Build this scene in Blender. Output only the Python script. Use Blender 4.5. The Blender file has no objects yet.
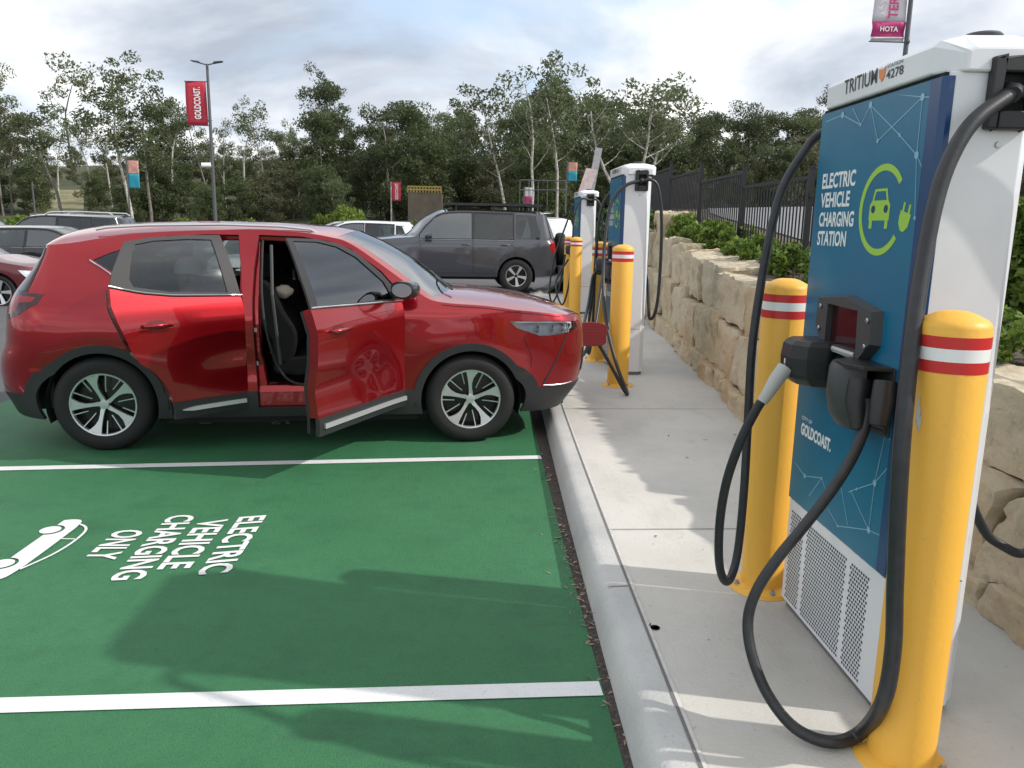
import bpy, bmesh, math, random
import numpy as np
from mathutils import Vector, Matrix, noise
from mathutils.geometry import delaunay_2d_cdt
random.seed(7)
R = math.radians
PI = math.pi
scene = bpy.context.scene
COL = scene.collection

# ------------------------------------------------------------------ camera
F_PX, PITCH, YAW, ROLL, CAM_H = 790.33, 11.208, 2.846, 0.999, 1.605
def cam_axes():
    y, p, r = R(YAW), R(PITCH), R(ROLL)
    F = Vector((math.sin(y)*math.cos(p), math.cos(y)*math.cos(p), -math.sin(p)))
    X = Vector((math.cos(y), -math.sin(y), 0)); U = X.cross(F)
    return F, X*math.cos(r)+U*math.sin(r), -X*math.sin(r)+U*math.cos(r)
CF, CX, CU = cam_axes()
CPOS = Vector((0, 0, CAM_H))
def at(u, v, x=None, y=None, z=None):
    """measured point of the photograph -> world point on a known plane"""
    d = CF*F_PX + CX*(u-512) + CU*(384-v)
    if x is not None: t = x/d.x
    elif y is not None: t = y/d.y
    else: t = (z-CAM_H)/d.z
    return CPOS + d*t
cam_d = bpy.data.cameras.new('camera'); cam = bpy.data.objects.new('camera', cam_d); COL.objects.link(cam)
cam_d.sensor_width = 36; cam_d.lens = F_PX/1024*36; cam_d.clip_end = 3000; cam_d.clip_start = .05
m3 = Matrix((CX, CU, -CF)).transposed()
cam.matrix_world = Matrix.Translation(CPOS) @ m3.to_4x4()
scene.camera = cam

# ------------------------------------------------------------------ materials
MATS = {}
def mat(name, col, rough=.6, metal=0., var=0., vscale=8., bump=0., bscale=40., coat=0., spec=.5, col2=None, detail=4, emis=None, stretch=None, wear=0.):
    if name in MATS: return MATS[name]
    m = bpy.data.materials.new(name); m.use_nodes = True; nt = m.node_tree; N = nt.nodes; Lk = nt.links
    b = N['Principled BSDF']; b.inputs['Roughness'].default_value = rough; b.inputs['Metallic'].default_value = metal
    b.inputs['Coat Weight'].default_value = coat; b.inputs['Coat Roughness'].default_value = .04
    b.inputs['Specular IOR Level'].default_value = spec
    c = (*col, 1)
    if emis: b.inputs['Emission Color'].default_value = (*emis[0], 1); b.inputs['Emission Strength'].default_value = emis[1]
    if var > 0 or col2:
        tc = N.new('ShaderNodeTexCoord'); src = tc.outputs['Object']
        if stretch:
            mp = N.new('ShaderNodeMapping'); mp.inputs['Scale'].default_value = stretch; Lk.new(src, mp.inputs[0]); src = mp.outputs[0]
        n = N.new('ShaderNodeTexNoise'); n.inputs['Scale'].default_value = vscale; n.inputs['Detail'].default_value = detail; n.inputs['Roughness'].default_value = .6
        Lk.new(src, n.inputs['Vector'])
        cr = N.new('ShaderNodeValToRGB'); cr.color_ramp.elements[0].position = .33; cr.color_ramp.elements[1].position = .67
        a = tuple(max(0, x*(1-var)) for x in col); d = tuple(min(1, x*(1+var)) for x in (col2 or col))
        cr.color_ramp.elements[0].color = (*a, 1); cr.color_ramp.elements[1].color = (*d, 1)
        Lk.new(n.outputs['Fac'], cr.inputs[0]); Lk.new(cr.outputs[0], b.inputs['Base Color'])
    else: b.inputs['Base Color'].default_value = c
    if bump > 0:
        tc = N.new('ShaderNodeTexCoord'); n2 = N.new('ShaderNodeTexNoise'); n2.inputs['Scale'].default_value = bscale; n2.inputs['Detail'].default_value = 5
        Lk.new(tc.outputs['Object'], n2.inputs['Vector']); bp = N.new('ShaderNodeBump'); bp.inputs['Strength'].default_value = bump; bp.inputs['Distance'].default_value = .02
        Lk.new(n2.outputs['Fac'], bp.inputs['Height']); Lk.new(bp.outputs[0], b.inputs['Normal'])
    MATS[name] = m; return m
def layered(name, base, layers, rough=.8, bump=.3, bscale=60, rvar=0):
    """layers: (scale, lo, hi, colour, strength[, stretch]) noise masks mixed one over the other"""
    m = bpy.data.materials.new(name); m.use_nodes = True; nt = m.node_tree; N = nt.nodes; Lk = nt.links
    b = N['Principled BSDF']; b.inputs['Roughness'].default_value = rough
    tc = N.new('ShaderNodeTexCoord'); cur = None
    rgb = N.new('ShaderNodeRGB'); rgb.outputs[0].default_value = (*base, 1); cur = rgb.outputs[0]
    for i, l in enumerate(layers):
        sc, lo, hi, col, st = l[:5]
        src = tc.outputs['Object']
        mp = N.new('ShaderNodeMapping'); mp.inputs['Location'].default_value = (i*13.7, i*5.1, 0)
        if len(l) > 5: mp.inputs['Scale'].default_value = l[5]
        Lk.new(src, mp.inputs[0])
        n = N.new('ShaderNodeTexNoise'); n.inputs['Scale'].default_value = sc; n.inputs['Detail'].default_value = 6; n.inputs['Roughness'].default_value = .62
        Lk.new(mp.outputs[0], n.inputs['Vector'])
        mr = N.new('ShaderNodeMapRange'); mr.inputs['From Min'].default_value = lo; mr.inputs['From Max'].default_value = hi; mr.inputs['To Max'].default_value = st
        Lk.new(n.outputs['Fac'], mr.inputs['Value'])
        mx = N.new('ShaderNodeMix'); mx.data_type = 'RGBA'; Lk.new(mr.outputs[0], mx.inputs['Factor']); Lk.new(cur, mx.inputs['A']); mx.inputs['B'].default_value = (*col, 1)
        cur = mx.outputs['Result']
    Lk.new(cur, b.inputs['Base Color'])
    n2 = N.new('ShaderNodeTexNoise'); n2.inputs['Scale'].default_value = bscale; n2.inputs['Detail'].default_value = 6; Lk.new(tc.outputs['Object'], n2.inputs['Vector'])
    bp = N.new('ShaderNodeBump'); bp.inputs['Strength'].default_value = bump; bp.inputs['Distance'].default_value = .02
    Lk.new(n2.outputs['Fac'], bp.inputs['Height']); Lk.new(bp.outputs[0], b.inputs['Normal'])
    MATS[name] = m; return m
def glass(name, tint, refl=1.0, ior=2.0):
    m = bpy.data.materials.new(name); m.use_nodes = True; nt = m.node_tree; N = nt.nodes; Lk = nt.links
    for n in list(N): N.remove(n)
    o = N.new('ShaderNodeOutputMaterial'); t = N.new('ShaderNodeBsdfTransparent'); t.inputs[0].default_value = (*tint, 1)
    g = N.new('ShaderNodeBsdfGlossy'); g.inputs['Roughness'].default_value = .02; g.inputs[0].default_value = (.95*refl, .97*refl, 1*refl, 1)
    fr = N.new('ShaderNodeFresnel'); fr.inputs[0].default_value = ior
    mx = N.new('ShaderNodeMixShader'); Lk.new(fr.outputs[0], mx.inputs[0]); Lk.new(t.outputs[0], mx.inputs[1]); Lk.new(g.outputs[0], mx.inputs[2]); Lk.new(mx.outputs[0], o.inputs[0])
    MATS[name] = m; return m
def leafmat(name, c1, c2, c3):
    m = bpy.data.materials.new(name); m.use_nodes = True; nt = m.node_tree; N = nt.nodes; Lk = nt.links
    b = N['Principled BSDF']; b.inputs['Roughness'].default_value = .55; b.inputs['Specular IOR Level'].default_value = .35
    g = N.new('ShaderNodeNewGeometry'); cr = N.new('ShaderNodeValToRGB'); cr.color_ramp.elements[0].color = (*c1, 1); cr.color_ramp.elements[1].color = (*c3, 1)
    e = cr.color_ramp.elements.new(.5); e.color = (*c2, 1)
    Lk.new(g.outputs['Random Per Island'], cr.inputs[0]); 
    oi = N.new('ShaderNodeObjectInfo'); hs = N.new('ShaderNodeHueSaturation')
    mr = N.new('ShaderNodeMapRange'); mr.inputs['To Min'].default_value = .8; mr.inputs['To Max'].default_value = 1.45
    Lk.new(oi.outputs['Random'], mr.inputs['Value']); Lk.new(mr.outputs[0], hs.inputs['Value']); Lk.new(cr.outputs[0], hs.inputs['Color'])
    Lk.new(hs.outputs[0], b.inputs['Base Color'])
    tr = N.new('ShaderNodeBsdfTranslucent'); Lk.new(hs.outputs[0], tr.inputs[0]); mx = N.new('ShaderNodeMixShader'); mx.inputs[0].default_value = .42
    Lk.new(b.outputs[0], mx.inputs[1]); Lk.new(tr.outputs[0], mx.inputs[2]); Lk.new(mx.outputs[0], N['Material Output'].inputs[0])
    MATS[name] = m; return m

# ------------------------------------------------------------------ object helpers
def tag(o, label=None, cat=None, group=None, kind=None):
    if label: o['label'] = label
    if cat: o['category'] = cat
    if group: o['group'] = group
    if kind: o['kind'] = kind
    return o
def empty(name, loc=(0, 0, 0), rz=0, **k):
    o = bpy.data.objects.new(name, None); COL.objects.link(o); o.location = loc; o.rotation_euler = (0, 0, rz); o.empty_display_size = .2
    return tag(o, **k)
ID = lambda p: p
class MB:
    def __init__(s, T=None): s.v = []; s.f = []; s.mi = []; s.T = T; s.cur = 0
    def add(s, vs, fs, T=None):
        o = len(s.v)
        for p in vs:
            if T: p = T(p)
            if s.T: p = s.T(p)
            s.v.append(tuple(p))
        s.f += [tuple(i+o for i in f) for f in fs]; s.mi += [s.cur]*len(fs)
    def box(s, x0, x1, y0, y1, z0, z1, T=None):
        vs = [(x, y, z) for x in (x0, x1) for y in (y0, y1) for z in (z0, z1)]
        s.add(vs, [(0, 1, 3, 2), (4, 6, 7, 5), (0, 4, 5, 1), (2, 3, 7, 6), (0, 2, 6, 4), (1, 5, 7, 3)], T)
    def prism(s, poly, a0, a1, plane='xz', T=None):
        """poly in a plane, extruded along the third axis from a0 to a1"""
        n = len(poly)
        def P(p, a):
            return {'xz': (p[0], a, p[1]), 'xy': (p[0], p[1], a), 'yz': (a, p[0], p[1])}[plane]
        vs = [P(p, a0) for p in poly]+[P(p, a1) for p in poly]
        fs = [tuple(range(n)), tuple(range(2*n-1, n-1, -1))]+[(i, i+n, (i+1) % n+n, (i+1) % n) for i in range(n)]
        s.add(vs, fs, T)
    def tube(s, pts, r, seg=8, cap=True, T=None):
        pts = [Vector(p) for p in pts]; n = len(pts)
        rs = r if isinstance(r, (list, tuple)) else [r]*n
        vs = []; fs = []; u = None
        for i, p in enumerate(pts):
            d = (pts[min(i+1, n-1)]-pts[max(i-1, 0)])
            if d.length < 1e-9: d = Vector((0, 0, 1))
            d.normalize()
            if u is None:
                u = d.orthogonal().normalized()
            else:
                u = (u-d*u.dot(d)); u = u.normalized() if u.length > 1e-6 else d.orthogonal().normalized()
            w = d.cross(u)
            for k in range(seg):
                a = 2*PI*k/seg; vs.append(p+(u*math.cos(a)+w*math.sin(a))*rs[i])
        for i in range(n-1):
            for k in range(seg):
                fs.append((i*seg+k, i*seg+(k+1) % seg, (i+1)*seg+(k+1) % seg, (i+1)*seg+k))
        if cap: fs += [tuple(range(seg-1, -1, -1)), tuple(range((n-1)*seg, n*seg))]
        s.add(vs, fs, T)
    def lathe(s, prof, seg=32, axis='z', c=(0, 0, 0), T=None, closed=False, cap=True):
        """prof: (radius, height) pairs"""
        vs = []; n = len(prof)
        for (r, h) in prof:
            for k in range(seg):
                a = 2*PI*k/seg; x, y = r*math.cos(a), r*math.sin(a)
                p = {'z': (x, y, h), 'y': (x, h, y), 'x': (h, x, y)}[axis]
                vs.append((p[0]+c[0], p[1]+c[1], p[2]+c[2]))
        fs = []
        for i in range(n if closed else n-1):
            j = (i+1) % n
            for k in range(seg): fs.append((i*seg+k, i*seg+(k+1) % seg, j*seg+(k+1) % seg, j*seg+k))
        if not closed and cap:
            if prof[0][0] > 1e-6: fs.append(tuple(range(seg-1, -1, -1)))
            if prof[-1][0] > 1e-6: fs.append(tuple(range((n-1)*seg, n*seg)))
        s.add(vs, fs, T)
    def build(s, name, m, parent=None, smooth=None, bevel=0, **k):
        me = bpy.data.meshes.new(name); me.from_pydata(s.v, [], s.f)
        bm = bmesh.new(); bm.from_mesh(me); bmesh.ops.remove_doubles(bm, verts=bm.verts, dist=1e-5); bmesh.ops.recalc_face_normals(bm, faces=bm.faces); bm.to_mesh(me); bm.free()
        o = bpy.data.objects.new(name, me); COL.objects.link(o)
        for mm in (m if isinstance(m, (list, tuple)) else [m]): me.materials.append(mm)
        if isinstance(m, (list, tuple)) and len(me.polygons) == len(s.mi):
            me.polygons.foreach_set('material_index', s.mi)
        if smooth is not None:
            me.shade_smooth()
            if smooth < 180: me.set_sharp_from_angle(angle=R(smooth))
        if bevel:
            bv = o.modifiers.new('Bevel', 'BEVEL'); bv.width = bevel; bv.segments = 2; bv.limit_method = 'ANGLE'; bv.angle_limit = R(40)
        if parent: o.parent = parent
        return tag(o, **k)
def raw_mesh(name, V, Fq, m, parent=None, smooth=False, **k):
    """numpy verts (n,3) and faces (m,k) -> object, fast"""
    me = bpy.data.meshes.new(name); V = np.asarray(V, dtype=np.float32); Fq = np.asarray(Fq, dtype=np.int32)
    me.vertices.add(len(V)); me.vertices.foreach_set('co', V.ravel())
    kk = Fq.shape[1]; me.loops.add(Fq.size); me.loops.foreach_set('vertex_index', Fq.ravel())
    me.polygons.add(len(Fq)); me.polygons.foreach_set('loop_start', np.arange(0, Fq.size, kk, dtype=np.int32))
    me.update(calc_edges=True); me.materials.append(m)
    if smooth: me.shade_smooth()
    o = bpy.data.objects.new(name, me); COL.objects.link(o)
    if parent: o.parent = parent
    return tag(o, **k)
def catmull(P, n=8, closed=False):
    out = []; m = len(P); rng = range(m if closed else m-1)
    P = [tuple(p) for p in P]; D = len(P[0])
    for i in rng:
        p0 = P[(i-1) % m] if (closed or i > 0) else P[0]; p1 = P[i]; p2 = P[(i+1) % m]
        p3 = P[(i+2) % m] if (closed or i+2 < m) else P[-1]
        for k in range(n):
            t = k/n
            out.append(tuple(.5*((2*p1[j])+(-p0[j]+p2[j])*t+(2*p0[j]-5*p1[j]+4*p2[j]-p3[j])*t*t+(-p0[j]+3*p1[j]-3*p2[j]+p3[j])*t**3) for j in range(D)))
    if not closed: out.append(P[-1])
    return out
def lerp(a, b, t): return a+(b-a)*t
def interp(x, P):
    if x <= P[0][0]: return P[0][1]
    for (a, b), (c, d) in zip(P, P[1:]):
        if x <= c: return b+(d-b)*(x-a)/(c-a)
    return P[-1][1]
def smooth_interp(P):
    """monotone-ish smooth table lookup (catmull sampled)"""
    Q = catmull(P, 24); return lambda x: interp(x, Q)
def inpoly(p, poly):
    x, y = p; c = False; n = len(poly); j = n-1
    for i in range(n):
        xi, yi = poly[i]; xj, yj = poly[j]
        if (yi > y) != (yj > y) and x < (xj-xi)*(y-yi)/(yj-yi)+xi: c = not c
        j = i
    return c
def shrink(poly, d):
    n = len(poly); A = sum(poly[i][0]*poly[(i+1) % n][1]-poly[(i+1) % n][0]*poly[i][1] for i in range(n)); s = 1 if A > 0 else -1
    out = []
    for i in range(n):
        a, b, c = Vector(poly[i-1]), Vector(poly[i]), Vector(poly[(i+1) % n])
        e1 = (b-a).normalized(); e2 = (c-b).normalized()
        n1 = Vector((-e1.y, e1.x)); n2 = Vector((-e2.y, e2.x)); nn = n1+n2
        if nn.length < 1e-6: nn = n1
        nn.normalize(); k = d/max(.4, nn.dot(n1)); q = b+nn*k*s; out.append((q.x, q.y))
    return out
def text_mesh(txt, offset=0.012, spacing=1.0):
    cu = bpy.data.curves.new('t', 'FONT'); cu.body = txt; cu.size = 1; cu.offset = offset; cu.space_character = spacing; cu.resolution_u = 3
    o = bpy.data.objects.new('t', cu); COL.objects.link(o)
    dg = bpy.context.evaluated_depsgraph_get(); me = bpy.data.meshes.new_from_object(o.evaluated_get(dg))
    vs = [tuple(v.co) for v in me.vertices]; fs = [tuple(p.vertices) for p in me.polygons]
    bpy.data.objects.remove(o); bpy.data.curves.remove(cu); bpy.data.meshes.remove(me)
    x0 = min(v[0] for v in vs); x1 = max(v[0] for v in vs); y0 = min(v[1] for v in vs); y1 = max(v[1] for v in vs)
    return [((v[0]-x0)/(x1-x0), (v[1]-y0)/(y1-y0)) for v in vs], fs
def put_text(mb, txt, bl, br, tl, off=0.012, nrm=None, depth=0, spacing=1.0):
    """letters fitted into the parallelogram bottom-left, bottom-right, top-left"""
    v, f = text_mesh(txt, off, spacing); bl, br, tl = Vector(bl), Vector(br), Vector(tl); ex = br-bl; ey = tl-bl
    mb.add([bl+ex*a+ey*b for a, b in v], f)

# ------------------------------------------------------------------ world and sun
SUN_DIR = Vector((1.0, -.23, .80)).normalized()       # towards the sun
w = bpy.data.worlds.new('World'); scene.world = w; w.use_nodes = True
nt = w.node_tree; N = nt.nodes; Lk = nt.links; bg = N['Background']
sky = N.new('ShaderNodeTexSky'); sky.sky_type = 'NISHITA'; sky.sun_disc = False
sky.sun_elevation = math.asin(SUN_DIR.z); sky.sun_rotation = math.atan2(SUN_DIR.x, SUN_DIR.y)
sky.dust_density = 1.5; sky.ozone_density = 1.2
bg.inputs[1].default_value = .135
tc = N.new('ShaderNodeTexCoord'); sep = N.new('ShaderNodeSeparateXYZ'); Lk.new(tc.outputs['Generated'], sep.inputs[0])
# project the view direction on a cloud deck
mx = N.new('ShaderNodeMath'); mx.operation = 'MAXIMUM'; mx.inputs[1].default_value = .0; Lk.new(sep.outputs[2], mx.inputs[0])
ad = N.new('ShaderNodeMath'); ad.operation = 'ADD'; ad.inputs[1].default_value = .16; Lk.new(mx.outputs[0], ad.inputs[0])
cmb = N.new('ShaderNodeCombineXYZ')
for i in (0, 1):
    dv = N.new('ShaderNodeMath'); dv.operation = 'DIVIDE'; Lk.new(sep.outputs[i], dv.inputs[0]); Lk.new(ad.outputs[0], dv.inputs[1]); Lk.new(dv.outputs[0], cmb.inputs[i])
def wnoise(scale, detail, loc, dist=0., sc=(1, 1, 1)):
    mp = N.new('ShaderNodeMapping'); mp.inputs['Location'].default_value = loc; mp.inputs['Scale'].default_value = sc; Lk.new(cmb.outputs[0], mp.inputs[0])
    n = N.new('ShaderNodeTexNoise'); n.inputs['Scale'].default_value = scale; n.inputs['Detail'].default_value = detail; n.inputs['Roughness'].default_value = .55; n.inputs['Distortion'].default_value = dist
    Lk.new(mp.outputs[0], n.inputs['Vector']); return n.outputs['Fac']
def ramp(src, pts):
    cr = N.new('ShaderNodeValToRGB'); e = cr.color_ramp.elements
    while len(e) < len(pts): e.new(.5)
    for el, (p, c) in zip(e, pts): el.position = p; el.color = (*c, 1) if not isinstance(c, float) else (c, c, c, 1)
    Lk.new(src, cr.inputs[0]); return cr.outputs[0]
shade = ramp(wnoise(.95, 9, (3.1, 1.7, 0), .35, (1, .75, 1)), [(.32, (2.5, 2.8, 3.3)), (.42, (3.6, 3.9, 4.35)), (.50, (4.7, 4.9, 5.15)), (.57, (6.2, 6.2, 6.2)), (.66, (8.6, 8.5, 8.3))])
cover = ramp(wnoise(.55, 7, (7.3, 2.2, 0), .4), [(.33, 0.0), (.46, 1.0)])
mxc = N.new('ShaderNodeMix'); mxc.data_type = 'RGBA'; Lk.new(cover, mxc.inputs['Factor']); 
veil = N.new('ShaderNodeMix'); veil.data_type = 'RGBA'; veil.inputs['Factor'].default_value = .45; Lk.new(sky.outputs[0], veil.inputs['A']); veil.inputs['B'].default_value = (4.2, 5.1, 6.2, 1)
Lk.new(veil.outputs['Result'], mxc.inputs['A']); Lk.new(shade, mxc.inputs['B']); Lk.new(mxc.outputs['Result'], bg.inputs[0])
sd = bpy.data.lights.new('sun', 'SUN'); sd.energy = 2.45; sd.angle = R(.9); sd.color = (1, .94, .86)
so = bpy.data.objects.new('sun', sd); COL.objects.link(so); so.rotation_euler = SUN_DIR.to_track_quat('Z', 'Y').to_euler()
vs_ = scene.view_settings; vs_.view_transform = 'Standard'; vs_.look = 'None'; vs_.exposure = .60; vs_.gamma = 1
# ------------------------------------------------------------------ shared materials
M_asph = layered('asphalt', (.085, .087, .092), [(1.2, .4, .7, (.12, .12, .122), .7), (.35, .45, .65, (.065, .067, .072), .6), (90, .5, .7, (.2, .2, .2), .5)], rough=.9, bump=.5, bscale=120)
M_litter = layered('litter_asphalt', (.06, .052, .048), [(60, .45, .6, (.13, .10, .08), .8), (25, .5, .7, (.03, .027, .025), .8)], rough=.95, bump=1, bscale=90)
M_green = layered('green_paint', (.026, .160, .060), [(.8, .4, .7, (.040, .190, .080), .8), (3.2, .5, .75, (.017, .118, .048), .75), (1.6, .58, .78, (.075, .19, .115), .5, (1, .22, 1)), (2.4, .60, .74, (.028, .075, .045), .55, (.35, 1.6, 1)), (12, .52, .78, (.018, .11, .048), .6), (40, .62, .70, (.10, .17, .12), .35), (160, .52, .66, (.012, .085, .036), .55), (230, .60, .72, (.09, .24, .14), .45)], rough=.66, bump=.6, bscale=190)
M_line = layered('white_road_paint', (.72, .73, .73), [(130, .58, .68, (.35, .40, .37), .55), (22, .66, .74, (.30, .36, .32), .5), (6, .5, .8, (.55, .56, .55), .6), (80, .6, .75, (.42, .44, .43), .6), (2, .5, .8, (.62, .60, .55), .5)], rough=.6, bump=.3, bscale=150)
M_conc = layered('concrete', (.53, .515, .475), [(1.0, .42, .66, (.41, .405, .38), .9), (.5, .5, .62, (.56, .55, .52), .5), (1.7, .60, .72, (.30, .27, .22), .35, (1.6, .5, 1)), (14, .68, .74, (.25, .22, .18), .6), (5, .5, .75, (.52, .51, .49), .6), (2.2, .6, .75, (.33, .325, .30), .5, (1, .4, 1)), (30, .62, .72, (.34, .33, .31), .5), (120, .6, .7, (.36, .35, .34), .4)], rough=.8, bump=.18, bscale=90)
M_kerb = layered('kerb_concrete', (.50, .50, .485), [(1.5, .42, .68, (.36, .37, .365), .9), (9, .55, .75, (.50, .50, .49), .5), (60, .6, .7, (.30, .30, .29), .5)], rough=.8, bump=.25, bscale=90)
M_joint = mat('joint_gap', (.16, .155, .15), .9)
M_jointl = mat('joint_edge', (.54, .53, .51), .8, var=.1, vscale=20)
M_grass = layered('dry_grass', (.055, .065, .025), [(.5, .4, .7, (.10, .095, .045), .7), (.12, .45, .6, (.035, .045, .018), .8), (6, .4, .7, (.03, .04, .015), .6)], rough=.95, bump=.6, bscale=8)
M_dirt = layered('garden_soil', (.09, .07, .05), [(3, .4, .7, (.15, .12, .09), .8), (20, .5, .7, (.05, .04, .03), .8)], rough=.95, bump=.8, bscale=30)
M_yel = layered('yellow_paint', (.80, .43, .055), [(2.5, .5, .8, (.70, .39, .05), .6), (9, .6, .75, (.60, .36, .08), .5, (1, 1, .35)), (45, .67, .73, (.40, .28, .12), .6), (3, .62, .75, (.52, .36, .14), .35, (3, 3, .3))], rough=.5, bump=.06, bscale=60)
M_red = mat('red_band', (.55, .03, .03), .35); M_wht = mat('white_band', (.8, .8, .8), .3)
M_cabinet = mat('white_cabinet', (.72, .74, .77), .32, var=.03, vscale=3, coat=.3)
M_blue = layered('blue_panel', (.002, .125, .25), [(1.6, .35, .7, (.001, .18, .28), .85), (.9, .5, .7, (.002, .085, .23), .7)], rough=.3, bump=0, bscale=1)
M_navy = mat('navy_edge', (.012, .055, .16), .25)
M_black = mat('black_plastic', (.018, .019, .021), .42, var=.15, vscale=30, bump=.08, bscale=300)
M_dark = mat('dark_grey_plastic', (.05, .052, .056), .5, bump=.06, bscale=300)
M_rubber = mat('cable_rubber', (.02, .022, .026), .42, var=.25, vscale=30, bump=.05, bscale=200)
M_grey = mat('grey_plastic', (.42, .43, .42), .5)
M_steel = mat('steel', (.5, .5, .5), .35, metal=1)
M_galv = mat('galvanised', (.38, .39, .40), .45, metal=.6, var=.1, vscale=12)
M_screen = mat('screen', (.035, .008, .010), .12)
M_lime = mat('lime_vinyl', (.35, .60, .06), .3)
M_vinyl = mat('white_vinyl', (.82, .84, .85), .3)
M_net = mat('pale_blue_vinyl', (.24, .45, .58), .3)
M_hole = mat('vent_hole', (.05, .055, .06), .7)
M_orange = mat('orange_vinyl', (.75, .22, .05), .4)
M_fence = mat('fence_black', (.005, .0055, .008), .5)
M_tyre = mat('tyre', (.012, .012, .013), .75, bump=.2, bscale=120)
M_rimb = mat('rim_black', (.01, .01, .011), .25); M_rims = mat('rim_silver', (.62, .64, .66), .28, metal=.7)
M_chrome = mat('chrome', (.70, .71, .73), .28, metal=1)
M_silver = mat('silver_trim', (.62, .64, .66), .3, metal=.6)
M_gframe = mat('window_frame_grey', (.030, .030, .033), .55, spec=.3)
M_clad = mat('cladding', (.022, .024, .026), .5, bump=.1, bscale=250)
M_under = mat('underbody', (.008, .008, .008), .8)
M_inter = mat('interior_black', (.018, .018, .02), .65); M_seat = mat('seat_fabric', (.007, .0075, .0085), .85, spec=.2, bump=.3, bscale=200)
M_bag = mat('cream_cloth', (.5, .44, .36), .8)
G_dark = glass('privacy_glass', (.52, .55, .55), ior=1.65); G_side = glass('side_glass', (.42, .46, .46), ior=2.3); G_wind = glass('windscreen_glass', (.5, .55, .55), ior=5.0); G_lens = glass('lens_glass', (.85, .87, .9), ior=1.5)
M_tail = mat('tail_lamp_red', (.30, .005, .010), .12, coat=.6)
M_lampw = mat('lamp_reflector', (.75, .77, .80), .12, metal=.8)
M_mirror = mat('mirror_black', (.02, .02, .022), .2, coat=.5)
def paint(name, col, rough=.28, metal=.35): return mat(name, col, rough, metal, coat=1.0)
P_red = paint('metallic_red_paint', (.33, .004, .010), .24, .72)
P_grey = paint('charcoal_paint', (.060, .064, .078)); P_white = paint('white_paint', (.75, .76, .78), .3, 0); P_maroon = paint('maroon_paint', (.13, .015, .02)); P_black = paint('black_paint', (.02, .022, .026)); P_silver = paint('silver_paint', (.40, .42, .44), .3, .6)

# ------------------------------------------------------------------ ground
def gz(x, y):
    """terrain height"""
    z = .013*max(0, y-8) if y > 0 else 0
    z = min(z, .75)
    if y > 8 and x < -4: z -= min(.22, .026*(-x-4))*min(1, (y-8)/7)
    if y > 52:
        z += 11.5*min(1, (y-52)/70)**1.35*(.85+.15*math.sin(x*.031+1.3))
    return z
V = []; Fq = []
xs = sorted(set([-400, -250, -160]+[-120+6*i for i in range(50)]+[230, 300, 420])); ys = [-60, -20, 0, 8]+[12+4*i for i in range(40)]+[200, 260, 400, 900]
for y in ys:
    for x in xs: V.append((x, y, gz(x, y)-.02))
for j in range(len(ys)-1):
    for i in range(len(xs)-1):
        a = j*len(xs)+i; Fq.append((a, a+1, a+1+len(xs), a+len(xs)))
raw_mesh('ground', V, Fq, M_grass, smooth=True, kind='structure')
# asphalt car park sheet
V = []; Fq = []
ys2 = [-14, -6, 0, 4, 8]+[12+4*i for i in range(10)]
xs2 = [-80, -60, -40, -25, -15, -10, -6, -3, 0, .6, 4, 8, 12]
for y in ys2:
    for x in xs2: V.append((x, y, gz(x, y)-.004))
for j in range(len(ys2)-1):
    for i in range(len(xs2)-1):
        a = j*len(xs2)+i; Fq.append((a, a+1, a+1+len(xs2), a+len(xs2)))
raw_mesh('car_park_asphalt', V, Fq, M_asph, kind='structure')
def sheet(name, poly, z, m, **k):
    mb = MB(); mb.add([(p[0], p[1], z if len(p) < 3 else p[2]) for p in poly], [tuple(range(len(poly)))]); return mb.build(name, m, **k)
def kx(y): return .46+.0032*max(y, -3)+.0016*max(0, y-3)**2         # painted edge, x along the kerb
def jx(y): return .615+.008*y+.0018*max(0, y)**2                    # joint behind the kerb
Ys = [-4+.5*i for i in range(52)]
# green surfacing as a grid sheet
GY = [-3.5+.5*i for i in range(24)]
mb = MB(); vs = []
gl = [(-3.5, -5.0), (6.9, -4.15), (7.95, -4.25)]
for y in GY:
    if y > 8: break
    xl = -6.5 if y < 6.9 else lerp(-4.2, -4.0, (y-6.9))
    xl = -4.6+(y+3.5)*.04
    for k in range(9): vs.append((lerp(xl, kx(y), k/8), y, .004))
n = len(vs)//9
mb.add(vs, [(j*9+k, j*9+k+1, (j+1)*9+k+1, (j+1)*9+k) for j in range(n-1) for k in range(8)])
mb.build('green_bay_surface', M_green, kind='structure')
# litter-filled asphalt strip
mb = MB(); vs = []
for y in Ys: vs += [(kx(y)-.01+random.uniform(-.004, .004), y, .0015), (jx(y)-.02, y, .0015)]
mb.add(vs, [(2*i, 2*i+1, 2*i+3, 2*i+2) for i in range(len(Ys)-1)]); mb.build('asphalt_edge_strip', M_litter, kind='structure')
# bay lines
def bayline(pts_px, w):
    a = at(*pts_px[0], z=.008); b = at(*pts_px[1], z=.008); d = (b-a).normalized(); a2 = b-d*5.0
    nrm = Vector((-d.y, d.x, 0))*w/2
    mb = MB(); vs = []
    for k in range(21):
        p = a2.lerp(b, k/20); vs += [p-nrm, p+nrm]
    mb.add(vs, [(2*i, 2*i+2, 2*i+3, 2*i+1) for i in range(20)]); mb.build('bay_line', M_line, kind='structure')
bayline(((0, 468.5), (541, 457)), .085); bayline(((0, 705), (601, 688)), .088)
mb = MB(); mb.add([(-4.1, 8.0, .008), (.55, 8.12, .008), (.55, 8.21, .008), (-4.1, 8.09, .008)], [(0, 1, 2, 3)]); mb.build('bay_line', M_line, kind='structure')
mb = MB(); mb.add([(-5.4, -.55, .008), (.44, -.3, .008), (.44, -.21, .008), (-5.4, -.46, .008)], [(0, 1, 2, 3)]); mb.build('bay_line', M_line, kind='structure')
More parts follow.
